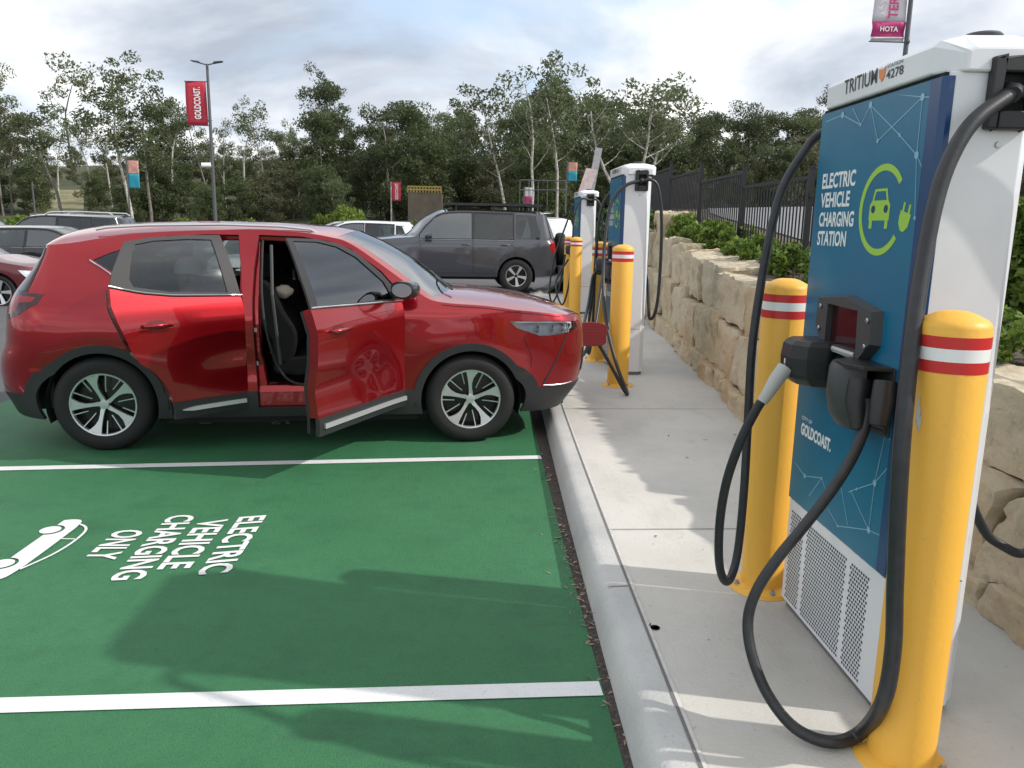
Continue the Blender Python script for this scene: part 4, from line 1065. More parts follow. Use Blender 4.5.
                mb.add(vs, [(j*4+q, j*4+(q+1) % 4, (j+1)*4+(q+1) % 4, (j+1)*4+q) for j in range(14) for q in range(4)]+[(0, 1, 2, 3), (56, 57, 58, 59)], T); mb.build('sill_strip', M_silver, door, smooth=30)
            # belt chrome
            if S.get('chrome'):
                mb = MB(); us = [lerp(max(d0, belt[0][0])+.01, d1-.012, j/16) for j in range(17)]
                mb.tube([sh.SP(u, interp(u, sorted(belt))+.004, sd)+Vector((0, sd*.009, 0)) for u in us], S['chrome'], 6, T=T); mb.build('chrome_trim', M_chrome, door, smooth=60)
            # handle
            hx0, hz0 = S['handles'][dn]; mb = MB(); pts = []
            y_ = lambda u: sh.SP(u, hz0, sd)
            mb.tube([y_(hx0-.09)+Vector((0, sd*.0, 0)), y_(hx0-.085)+Vector((0, sd*.03, 0)), y_(hx0)+Vector((0, sd*.038, 0)), y_(hx0+.085)+Vector((0, sd*.03, 0)), y_(hx0+.09)], [.010, .014, .015, .014, .010], 8, T=T)
            mb.build('handle', S.get('mhandle', paintm), door, smooth=60)
            if T:
                mb = MB(); mb.lathe([(.0, sd*.0015), (.045, sd*.0015)], 20, axis='y', c=(hx0-.0, 0, 0)); mb.v = []; mb.f = []; mb.mi = []
                vs = []
                for (rr_, dd) in ((.052, .0018), (.0, .0022)):
                    for j in range(20): 
                        a = 2*PI*j/20; p = sh.SP(hx0+1.3*rr_*math.cos(a), hz0+rr_*.62*math.sin(a), sd); vs.append(p+Vector((0, sd*dd, 0)))
                mb.add(vs, [(j, (j+1) % 20, 20+(j+1) % 20, 20+j) for j in range(20)], T); mb.build('handle_recess_shade', MATS['metallic_red_dark'], door)  # flat darker-red oval, paints the shade behind the handle
            # glass belonging to this door
            for gi, (gk, gp) in enumerate(S['glass']):
                c = (sum(p[0] for p in gp)/len(gp), sum(p[1] for p in gp)/len(gp))
                if inpoly(c, pl):
                    mb = MB(); emit(mb, sh, v2, rg.get('glass%d' % gi, []), sd, .004, -.006, T); mb.build('window', MATS[gk], door, smooth=35); done.add(gi)
            if dn == 'front_door':
                mx_, mz_ = S['mirror']; p0 = sh.SP(mx_, mz_, sd)
                mb = MB(); c_ = p0+Vector((-.05, sd*.14, .045))
                vs = []; nseg = 16
                for (dx, sc1) in ((-.075, .80), (-.07, .98), (-.03, 1.0), (.03, .9), (.07, .6), (.085, .25)):
                    for j in range(nseg):
                        a = 2*PI*j/nseg; ca, sa = math.cos(a), math.sin(a)
                        vs.append(c_+Vector((dx, .095*sc1*abs(ca)**.7*(1 if ca > 0 else -1), .062*sc1*abs(sa)**.7*(1 if sa > 0 else -1))))
                fs = [(i*nseg+j, i*nseg+(j+1) % nseg, (i+1)*nseg+(j+1) % nseg, (i+1)*nseg+j) for i in range(5) for j in range(nseg)]+[tuple(range(nseg)), tuple(range(5*nseg, 6*nseg))]
                mb.add(vs, fs, T); mi = mb.build('mirror', S.get('mmirror', paintm), door, smooth=50)
                mb = MB(); mb.tube([p0+Vector((0, -sd*.01, 0)), c_+Vector((0, -sd*.07, -.03))], [.03, .025], 8, T=T); mb.build('mirror_arm', M_black, mi, smooth=50)
                mb = MB(); mb.add([c_+Vector((-.0755, .080*math.cos(2*PI*j/16), .048*math.sin(2*PI*j/16))) for j in range(16)], [tuple(range(16))], T); mb.build('mirror_glass', M_chrome, mi)
        for gi, (gk, gp) in enumerate(S['glass']):
            if gi in done or not rg.get('glass%d' % gi): continue
            mb = MB(); emit(mb, sh, v2, rg['glass%d' % gi], sd, .004, -.004); mb.build('window', MATS[gk], root, smooth=35)
        for key in [k_ for k_ in rg if k_.startswith('L_')]:
            nm, mm = S['lightmat'][key]; mb = MB(); emit(mb, sh, v2, rg[key], sd, .03, .002 if nm != 'headlight' else .004); mb.build(nm, mm, root, smooth=35)
            if key == 'L_head' and S.get('strip'): mb = MB(); emit(mb, sh, v2, rg[key], sd, 0, -.035); mb.build('headlight_housing', mat('housing_silver', (.88, .89, .91), .35), root, smooth=60)
    for wxx in WH:
        for sd in (-1, 1): make_wheel(root, wxx, sd*(sh.wz(.6)-S.get('wheelin', .015)), sd, r, S.get('tw', .215), S.get('rim', .222), S.get('wstyle', 'spoke'), spokes=S.get('spokes', 5))
    return root

# ---------------- the red SUV
mat('metallic_red_dark', (.12, .004, .006), .3, .3, coat=.6)
def red_crease(x, z):
    d = 0
    if .2 < x < 2.95:
        zc = lerp(.93, .99, (x-.2)/2.7)                                   # shoulder line
        d += .010*math.exp(-((z-zc)/.035)**2)*(1 if z < zc else .6)*min(1, (x-.2)/.4)*min(1, (2.95-x)/.4)
    if .55 < x < 2.1: d -= .022*math.exp(-((z-.60)/.12)**2)*min(1, (x-.55)/.35)*min(1, (2.1-x)/.3)      # lower door scallop
    return d
shR = Shell(wz=[(.15, .84), (.30, .875), (.42, .885), (.6, .893), (.75, .903), (.9, .905), (1.0, .893), (1.08, .868), (1.2, .825), (1.38, .745), (1.5, .68), (1.56, .635), (1.6, .60)],
            xr=[(.2, -.68), (.33, -.74), (.45, -.80), (.62, -.80), (.75, -.745), (.86, -.73), (1.0, -.70), (1.1, -.65), (1.2, -.56), (1.32, -.46), (1.40, -.41), (1.46, -.40), (1.6, -.38)],
            xf=[(.2, 3.34), (.3, 3.42), (.42, 3.51), (.55, 3.545), (.75, 3.55), (.88, 3.53), (.95, 3.48), (1.05, 3.32), (1.2, 3.15)],
            ze=[(-.85, 1.435), (-.3, 1.435), (0, 1.48), (.3, 1.52), (.9, 1.555), (1.3, 1.548), (1.56, 1.515), (1.72, 1.465), (1.98, 1.29), (2.2, 1.13), (2.28, 1.08), (2.42, 1.055), (2.7, 1.035), (2.95, 1.0), (3.15, .965), (3.5, .925)],
            xcR=-.30, LR=.52, xcF=2.92, LF=.56, L0=-.8, L1=3.45, taper=.05, flare=((0, .33, .46, .014), (2.58, .33, .46, .016)), crease=red_crease, e1=.80, e2=.50)
rearA = [(0+.44*math.cos(R(a)), .33+.44*math.sin(R(a))) for a in range(-4, 62, 6)]
rear_door = [(.98, .30), (.98, .6), (.97, 1.08), (.955, 1.30), (.93, 1.52), (.70, 1.52), (.45, 1.505), (.27, 1.475), (.23, 1.42), (.15, 1.29), (.115, 1.20), (.10, 1.08), (.12, .98), (.16, .86), (.19, .77), (.235, .70)]+[p for p in reversed(rearA)]+[(.46, .30)]
front_door = [(2.07, .30), (2.09, .7), (2.09, 1.02), (2.04, 1.16), (1.93, 1.28), (1.72, 1.43), (1.56, 1.485), (1.36, 1.515), (1.07, 1.522), (1.045, 1.3), (1.035, 1.08), (1.04, .6), (1.05, .30)]
S = dict(wheels=(0, 2.58), r=.337, arch=.372, clad=.428, sill=.235, zclad=.42, zrear=.30, zfront=.25, step=.05, cowlz=1.05, beltz=1.08,
         glass=[('privacy_glass', [(.875, 1.130), (.855, 1.485), (.70, 1.490), (.46, 1.478), (.335, 1.455), (.30, 1.40), (.245, 1.24), (.26, 1.19), (.48, 1.15)]),
                ('side_glass', [(1.97, 1.095), (1.92, 1.215), (1.70, 1.39), (1.54, 1.46), (1.36, 1.493), (1.125, 1.50), (1.115, 1.11)]),
                ('privacy_glass', [(.12, 1.245), (.205, 1.40), (.17, 1.415), (.08, 1.385), (-.03, 1.335)])],
         doors=[('rear_door', rear_door), ('front_door', front_door)],
         belt=[(.0, 1.225), (.12, 1.195), (.3, 1.15), (.5, 1.125), (1.0, 1.105), (1.6, 1.085), (2.1, 1.07)],
         lights=[('L_tailin', [(-.66, 1.085), (-.5, 1.095), (-.385, 1.085), (-.41, 1.055), (-.50, 1.045), (-.53, 1.0), (-.58, .965), (-.63, .96)]), ('L_tail', [(-.705, 1.11), (-.5, 1.12), (-.33, 1.105), (-.375, 1.04), (-.50, .965), (-.60, .93), (-.66, .935)]),
                 ('L_tail2', [(-.46, .60), (-.455, .575), (-.36, .585), (-.36, .60)]),
                 ('L_head', [(2.86, .925), (3.0, .925), (3.2, .925), (3.40, .905), (3.41, .86), (3.33, .825), (3.10, .812), (2.98, .852)]),
                 ('L_grille', [(3.540, .86), (3.544, .62), (3.549, .62), (3.546, .80)])],
         lightmat={'L_tailin': ('tail_light', mat('tail_bright', (.28, .006, .010), .15, coat=.5)), 'L_tail': ('tail_light_surround', mat('tail_dark', (.03, .003, .004), .12, coat=.6)), 'L_tail2': ('reflector', M_tail), 'L_head': ('headlight', G_lens), 'L_grille': ('grille', M_black)},
         hood=[(2.28, 2.50, 1.125), (2.42, 2.62, 1.118), (2.65, 2.78, 1.105), (2.85, 2.95, 1.085), (3.02, 3.10, 1.06), (3.16, 3.22, 1.03), (3.30, 3.38, .985), (3.40, 3.45, .955), (3.48, 3.50, .925)],
         screen=[(2.28, 2.50, 1.125), (2.2, 2.42, 1.165), (2.0, 2.22, 1.325), (1.82, 2.03, 1.44), (1.70, 1.88, 1.51), (1.60, 1.76, 1.56)],
         roof=[(1.60, 1.76, 1.56), (1.45, 1.55, 1.592), (1.1, 1.15, 1.612), (.6, .65, 1.615), (.2, .2, 1.60), (-.1, -.12, 1.57), (-.45, -.28, 1.535), (-.65, -.37, 1.51), (-.80, -.40, 1.48)],
         strip=True, mmirror=M_mirror, chrome=.007, handles={'rear_door': (.36, .945), 'front_door': (1.26, .955)}, mirror=(2.0, 1.12), wstyle='turbine', rim=.222, tw=.215, wheelin=.012)
CANG = math.atan2(.271, 2.567)
cx_, sx_ = math.cos(CANG), math.sin(CANG)
car_loc = Vector((-2.59, 5.57, 0))+Vector((-sx_, cx_, 0))*.825
red = build_car('red_suv', S, shR, P_red, car_loc, CANG, doors_open={'front_door': (2.08, 58), 'rear_door': (.975, 37)},
                label='bright red electric SUV with its doors open, plugged in beside the kerb', cat='car')
# details of the red SUV
for sd in (-1, 1):                                                          # door opening jambs and B pillar core
    mb = MB()
    mb.prism([(.995, .40), (1.09, .40), (1.075, 1.54), (.985, 1.54)], sd*.60, sd*.80, 'xz') if False else None
    vs = []
    for z in [.3+.1*i for i in range(13)]:
        w_ = shR.W(1.07, z)-.055
        xa = .96; xb = 1.075+(.06*max(0, (.7-z)/.4)) 
        vs += [(xa-.02, sd*w_, z), (xb, sd*w_, z), (xb, sd*(w_-.07), z), (xa-.02, sd*(w_-.07), z)]
    mb.add(vs, [(i*4+q, i*4+(q+1) % 4, (i+1)*4+(q+1) % 4, (i+1)*4+q) for i in range(12) for q in range(4)]+[(0, 1, 2, 3), (48, 49, 50, 51)])
    # sill and roof rail behind the doors
    vs = []
    for j in range(25):
        u = lerp(.42, 2.14, j/24); w_ = shR.W(u, .4)-.035
        for (z, d) in ((.24, .0), (.41, 0), (.455, .02), (.455, .14), (.24, .14)): vs.append((u, sd*(w_-d), z))
    mb.add(vs, [(i*5+q, i*5+(q+1) % 5, (i+1)*5+(q+1) % 5, (i+1)*5+q) for i in range(24) for q in range(5)])
    vs = []
    for j in range(25):
        u = lerp(.3, 1.75, j/24); z = shR.ze(u)-.045; w_ = shR.W(u, z)-.02
        for (dz, d) in ((.03, .0), (-.03, 0.005), (-.03, .06), (.03, .07)): vs.append((u, sd*(w_-d), z+dz))
    mb.add(vs, [(i*4+q, i*4+(q+1) % 4, (i+1)*4+(q+1) % 4, (i+1)*4+q) for i in range(24) for q in range(4)])
    mb.build('door_frame', P_red, red, bevel=.008)
mb = MB()                                                                    # black seal round the driver opening
def ring(pts, d=.045, r_=.009):
    mb.tube([Vector((x, -(shR.W(x, z)-d), z)) for x, z in catmull(pts, 4)], r_, 6)
ring([(1.09, 1.49), (1.09, 1.3), (1.095, 1.08), (1.13, .8), (1.19, .58), (1.30, .47), (1.5, .455), (1.8, .455), (2.05, .48)])
mb.build('door_seal', M_black, red)
for z in (.86, .62): mb = MB(); mb.box(1.03, 1.055, -.853, -.848, z-.015, z+.015); mb.build('door_striker', M_galv, red)
seat(red, 1.42, -.37, .50, .66); seat(red, 1.42, .37, .50, .66)
mb = MB(); T = lambda p: Vector((p[0]+.55, p[1], p[2]+.52))
mb.prism(catmull([(.28, .0), (.30, .12), (.2, .16), (-.2, .12), (-.28, .10), (-.28, 0)], 3, True), -.66, .66, 'xz', T); rs_ = mb.build('rear_seat', M_seat, red, bevel=.02)
mb = MB(); mb.prism(catmull([(-.16, .10), (-.15, .35), (-.24, .62), (-.34, .62), (-.36, .3), (-.30, .05)], 3, True), -.66, .66, 'xz', T); mb.build('seat_back', M_seat, rs_, bevel=.02)
for y in (-.42, 0, .42):
    mb = MB(); mb.box(.22, .30, y-.12, y+.12, 1.18, 1.34); mb.build('head_rest', M_seat, rs_, bevel=.03)
mb = MB(); mb.prism(catmull([(1.95, .75), (1.90, .92), (1.98, 1.04), (2.15, 1.07), (2.42, 1.05), (2.42, .7), (2.1, .6)], 3, True), -.70, .70, 'xz'); mb.build('dashboard', M_inter, red, bevel=.01)
mb = MB(); cw = Vector((1.80, -.37, .95)); axv = Vector((-.9, 0, .42)).normalized(); e1_ = Vector((0, 1, 0)); e2_ = axv.cross(e1_)
mb.tube([cw+(e1_*math.cos(2*PI*k/28)+e2_*math.sin(2*PI*k/28))*.185 for k in range(29)], .014, 8); 
for a in (0, 180, 270): mb.tube([cw, cw+(e1_*math.cos(R(a))+e2_*math.sin(R(a)))*.18], .014, 6)
mb.tube([cw, cw-axv*.2], .04, 8); mb.build('steering_wheel', M_black, red, smooth=60)
mb = MB(); mb.box(1.86, 1.89, -.02, .02, 1.36, 1.42); mb.box(1.835, 1.86, -.13, .13, 1.35, 1.42); mb.build('inner_mirror', M_black, red, bevel=.008)
for sd in (-1, 1): mb = MB(); mb.tube([(1.15, sd*.66, 1.45), (1.16, sd*.78, 1.1), (1.2, sd*.80, .6)], .012, 6); mb.build('seat_belt', M_dark, red)
mb = MB(); c_ = Vector((1.36, -.20, .88))
bm_ = bmesh.new(); bmesh.ops.create_icosphere(bm_, subdivisions=3, radius=1)
vs = [(v.co.x*.07, v.co.y*.05, v.co.z*.05) for v in bm_.verts]; fs = [tuple(v.index for v in f.verts) for f in bm_.faces]; bm_.free()
# cream bag lying on the seat shoulder
mb.add([tuple(Vector(v)*(1+.25*noise.noise(Vector(v)*30))+Vector((1.20, -.46, 1.10))) for v in vs], fs)
bg_ = mb.build('folded_cloth', M_bag, None, smooth=180, label='cream cloth hanging over the driver seat of the red SUV', cat='cloth'); bg_.location = car_loc; bg_.rotation_euler = (0, 0, CANG)
# headlight internals
for sd in (-1, 1):
    mb = MB()
    def inside(u, z, d): p = shR.SP(shR.U(u, z), z, sd); return p-shR.nrm(shR.U(u, z), z, sd)*d
    pl = [(2.87, .92), (3.0, .92), (3.2, .92), (3.39, .90), (3.395, .865), (3.32, .83), (3.10, .82), (2.985, .86)]
    mb.box(3.0, 3.02, sd*.70-.01, sd*.70+.01, .86, .88); hb = mb.build('headlight_frame', M_dark, red)
    for hx_ in (3.07, 3.19, 3.29):
        c_ = inside(hx_, .865, .02); mb = MB(); nn = shR.nrm(shR.U(hx_, .865), .865, sd)*.4+Vector((1, 0, 0))*.6; nn.normalize()
        a_ = nn.orthogonal().normalized(); b_ = nn.cross(a_); rr_ = .028
        vs = [c_+nn*.012*k2+(a_*math.cos(2*PI*j/16)+b_*math.sin(2*PI*j/16))*rr_*s_ for k2, s_ in ((1, 1), (0, .5)) for j in range(16)]
        mb.add(vs, [(j, (j+1) % 16, 16+(j+1) % 16, 16+j) for j in range(16)]+[tuple(range(16, 32))]); mb.build('reflector', M_lampw, hb, smooth=30)
    mb = MB(); mb.tube([inside(x, z, .004) for x, z in ((2.90, .915), (3.0, .916), (3.15, .914), (3.28, .91), (3.355, .90))], .007, 6); mb.tube([inside(x, z, .01) for x, z in ((3.355, .90), (3.36, .87), (3.32, .845))], .006, 6); mb.build('light_guide', mat('drl', (.8, .82, .85), .2), hb, smooth=60)
    pl = [(-.66, 1.085), (-.5, 1.098), (-.39, 1.088), (-.41, 1.055), (-.5, 1.05), (-.52, .985), (-.60, .95)]
    # lower bumper intake outline and chrome
    pl = [(3.13, .44), (3.22, .60), (3.31, .80)]
    mb = MB(); mb.tube([(lambda q: shR.SP(shR.U(*q), q[1], sd)+shR.nrm(shR.U(*q), q[1], sd)*.001)(q) for q in subdiv(pl, .05, False)], .006, 6); mb.build('bumper_groove', M_black, red)
    pl = [(3.13, .435), (3.22, .43), (3.31, .43), (3.38, .435)]
    mb = MB(); mb.tube([(lambda q: shR.SP(shR.U(*q), q[1], sd)+shR.nrm(shR.U(*q), q[1], sd)*.002)(q) for q in subdiv(pl, .03, False)], .005, 6); mb.build('bumper_trim', M_chrome, red, smooth=60)
    # quarter-window chrome and roof rail
    mb = MB(); mb.tube([shR.SP(u, z, sd)+Vector((0, sd*.005, 0)) for u, z in catmull([(-.05, 1.335), (.03, 1.285), (.11, 1.232)], 4)], .007, 6); mb.build('chrome_trim', M_chrome, red, smooth=60)
    mb = MB(); mb.tube([Vector((x, sd*.585, z-.045)) for x, z in ((-.05, 1.585), (.02, 1.60), (.3, 1.62), (.8, 1.634), (1.2, 1.628), (1.42, 1.61), (1.48, 1.58))], .009, 8); mb.build('roof_rail', M_silver, red, smooth=60)
for sd in (-1, 1):
    P_ = lambda u, z, o=.0: shR.SP(u, z, sd)+shR.nrm(u, z, sd)*o
    mb = MB(); mb.tube([P_(u, shR.ze(u)-.018) for u in [lerp(2.36, 3.12, j/16) for j in range(17)]], .0035, 5); mb.build('bonnet_gap', M_under, red)
    mb = MB(); mb.tube([P_(shR.U(x, z), z) for x, z in catmull([(2.97, .82), (3.0, .74), (3.03, .66), (3.03, .58)], 4)], .003, 5); mb.build('bumper_gap', M_under, red)
# rear glass on the hatch, grille, wipers, open charging flap
mb = MB(); rows = [1.12, 1.2, 1.28, 1.36, 1.41]; vs = []; us = [lerp(-.80, -.42, j/12) for j in range(13)]
for z in rows:
    for u in us: vs.append(shR.SP(u-.0, z, -1)+shR.nrm(u, z, -1)*.004)
    for u in reversed(us[1:]): vs.append(shR.SP(u, z, 1)+shR.nrm(u, z, 1)*.004)
n = 25; mb.add(vs, [(i*n+j, i*n+j+1, (i+1)*n+j+1, (i+1)*n+j) for i in range(len(rows)-1) for j in range(n-1)]); mb.build('rear_window', M_mirror, red, smooth=180)
mb = MB(); us = [lerp(3.30, 3.48, j/8) for j in range(9)]; vs = []
for z in (.50, .56, .62, .68):
    for u in us: vs.append(shR.SP(u, z, -1)+Vector((.004, 0, 0)))
    for u in reversed(us[:-1]): vs.append(shR.SP(u, z, 1)+Vector((.004, 0, 0)))
n = 17; mb.add(vs, [(i*n+j, i*n+j+1, (i+1)*n+j+1, (i+1)*n+j) for i in range(3) for j in range(n-1)]); mb.build('lower_grille', M_black, red, smooth=60)
mb = MB()
for y0 in (-.35, .3): mb.tube([(2.44, y0, 1.13), (2.36, y0+.3, 1.165), (2.34, y0+.55, 1.17)] if False else [(2.46, y0-.25, 1.135), (2.38, y0, 1.19), (2.36, y0+.32, 1.205)], .008, 6)
mb.build('wiper', M_black, red)
for z in (.68, .76): mb = MB(); mb.tube([(3.50, -.03, z), (3.58, -.045, z), (3.63, -.05, z)], .008, 6); mb.build('flap_hinge', M_black, red)
mb = MB(); fx, fy = 3.60, -.06
mb.prism(catmull([(fx+.0, .62), (fx+.21, .62), (fx+.235, .70), (fx+.22, .80), (fx+.02, .815), (fx-.01, .72)], 3, True), fy-.010, fy+.010, 'xz'); fl = mb.build('charging_flap', mat('flap_red', (.16, .008, .012), .4, coat=.4), red, bevel=.004, label='open dark red charging flap on the nose')
mb = MB()
for i in range(9):
    for j in range(7):
        x = fx+.012+.024*i; z = .637+.026*j; mb.add([(x-.006, fy-.0108, z), (x, fy-.0108, z-.006), (x+.006, fy-.0108, z), (x, fy-.0108, z+.006)], [(0, 1, 2, 3)])
mb.build('flap_pattern', mat('flap_dot', (.30, .03, .04), .3), fl)
inv = lambda p: (lambda q: Vector((q.x*cx_+q.y*sx_, -q.x*sx_+q.y*cx_, q.z)))(Vector(p)-car_loc)
pl_ = inv(car_port)
mb = MB(); mb.tube([pl_, (3.60, pl_.y*.4-.03, .76), (3.52, -.0, .77)], [.026, .034, .03], 12); mb.build('charging_plug', M_black, red, smooth=50)

# person sitting in the back, seen through the dark rear window
def skinned(name, joints, edges, m, parent=None, sub=2):
    me = bpy.data.meshes.new(name); me.from_pydata([j[0] for j in joints], edges, []); me.materials.append(m)
    o = bpy.data.objects.new(name, me); COL.objects.link(o)
    sk = o.modifiers.new('Skin', 'SKIN')
    if not me.skin_vertices: 
        pass
    for i, sv in enumerate(me.skin_vertices[0].data): sv.radius = joints[i][1]; sv.use_root = (i == 0)
    ss = o.modifiers.new('Sub', 'SUBSURF'); ss.levels = sub; ss.render_levels = sub
    sk.use_smooth_shade = True
    if parent: o.parent = parent
    return o
M_skin = mat('skin', (.50, .28, .20), .55); M_shirt = mat('dark_shirt', (.05, .05, .07), .8); M_cap = mat('grey_cap', (.75, .76, .77), .8)
def bm_to_obj(name, joints, edges, m, parent=None):
    """bake the skin modifier into one continuous mesh"""
    o = skinned(name+'_src', joints, edges, m); bpy.context.view_layer.update()
    dg = bpy.context.evaluated_depsgraph_get(); me = bpy.data.meshes.new_from_object(o.evaluated_get(dg)); src = o.data
    bpy.data.objects.remove(o); bpy.data.meshes.remove(src); me.name = name; me.materials.clear(); me.materials.append(m); me.shade_smooth()
    o2 = bpy.data.objects.new(name, me); COL.objects.link(o2)
    if parent: o2.parent = parent
    return o2
# seated person
def seated_person(root_loc, rz):
    per = empty('person', root_loc, rz)
    J = [((0, 0, .12), (.15, .15)), ((-.03, 0, .33), (.15, .12)), ((-.07, 0, .52), (.17, .12)), ((-.06, 0, .60), (.06, .06)), ((-.045, 0, .66), (.055, .055)),
         ((-.06, .17, .53), (.06, .06)), ((.06, .23, .33), (.045, .045)), ((.26, .17, .27), (.035, .035)), ((.33, .14, .28), (.03, .025)),
         ((-.06, -.17, .53), (.06, .06)), ((.06, -.23, .33), (.045, .045)), ((.26, -.17, .27), (.035, .035)), ((.33, -.14, .28), (.03, .025)),
         ((.10, .10, .10), (.09, .085)), ((.42, .13, .14), (.065, .065)), ((.40, .13, -.18), (.045, .045)), ((.50, .13, -.22), (.04, .03)),
         ((.10, -.10, .10), (.09, .085)), ((.42, -.13, .14), (.065, .065)), ((.40, -.13, -.18), (.045, .045)), ((.50, -.13, -.22), (.04, .03)),
         ((-.035, 0, .72), (.075, .085)), ((-.02, 0, .80), (.085, .10)), ((-.025, 0, .87), (.06, .075))]
    E_ = [(0, 1), (1, 2), (2, 3), (3, 4), (2, 5), (5, 6), (6, 7), (7, 8), (2, 9), (9, 10), (10, 11), (11, 12), (0, 13), (13, 14), (14, 15), (15, 16), (0, 17), (17, 18), (18, 19), (19, 20), (4, 21), (21, 22), (22, 23)]
    b = bm_to_obj('body', J, E_, M_skin, per)
    sh_ = [J[i] for i in (0, 1, 2, 5, 6, 7, 9, 10, 11)]; sh_ = [(p, (r_[0]+.012, r_[1]+.012)) for p, r_ in sh_]
    bm_to_obj('shirt', sh_, [(0, 1), (1, 2), (2, 3), (3, 4), (4, 5), (2, 6), (6, 7), (7, 8)], M_shirt, per)
    tr_ = [J[i] for i in (0, 13, 14, 15, 17, 18, 19)]; tr_ = [(p, (r_[0]+.012, r_[1]+.012)) for p, r_ in tr_]
    bm_to_obj('trousers', tr_, [(0, 1), (1, 2), (2, 3), (0, 4), (4, 5), (5, 6)], M_shirt, per)
    mb = MB(); prof = [(.0, .118), (.05, .112), (.085, .085), (.103, .045), (.108, .0), (.102, -.012)]
    mb.lathe(prof, 24, c=(-.025, 0, .815)); 
    vs = []
    for k in range(9):
        a = R(lerp(-62, 62, k/8)); vs += [(-.025+.104*math.cos(a), .104*math.sin(a), .812), (-.025+.104*math.cos(a)+.085*math.cos(a*.6), .098*math.sin(a), .795), (-.025+.104*math.cos(a)+.083*math.cos(a*.6), .096*math.sin(a), .789), (-.025+.104*math.cos(a), .102*math.sin(a), .803)]
    mb.add(vs, [(i*4+q, i*4+(q+1) % 4, (i+1)*4+(q+1) % 4, (i+1)*4+q) for i in range(8) for q in range(4)])
    mb.build('cap', M_cap, per, smooth=50)
    mb = MB()
    mb.tube([(.062, 0, .775), (.083, 0, .752), (.066, 0, .742)], [.012, .016, .010], 8); mb.build('nose', M_skin, b, smooth=180)
    for s in (-1, 1):
        mb = MB(); mb.lathe([(0, -.009), (.009, 0), (0, .009)], 12, c=(.058, s*.032, .778)); mb.build('eye', M_vinyl, b, smooth=180)
        mb = MB(); mb.tube([(-.03, s*.088, .79), (-.035, s*.096, .77), (-.025, s*.088, .745)], [.012, .016, .010], 8); mb.build('ear', M_skin, b, smooth=180)
        # hands: palm and five curled fingers
        hp = Vector((.33, s*.14, .28)); mb = MB()
        mb.tube([hp, hp+Vector((.07, -s*.01, -.005))], [.026, .034], 10)
        for k in range(4):
            a = hp+Vector((.07, -s*.01+(k-1.5)*.018, 0)); l_ = (.034, .04, .037, .03)[k]
            mb.tube([a, a+Vector((l_, 0, .0)), a+Vector((l_+.018, 0, -.02)), a+Vector((l_+.012, 0, -.04))], [.009, .009, .008, .007], 8)
        a = hp+Vector((.02, -s*.03, 0)); mb.tube([a, a+Vector((.03, -s*.02, .0)), a+Vector((.055, -s*.018, -.012))], [.011, .010, .008], 8)
        mb.build('hand', M_skin, b, smooth=60)
    return per
sp = Vector((.52, -.32, 0)); sp_w = car_loc+Vector((sp.x*cx_-sp.y*sx_, sp.x*sx_+sp.y*cx_, .42))
per = seated_person(sp_w, CANG); tag(per, 'person in a grey cap sitting in the back seat of the red SUV', 'person')

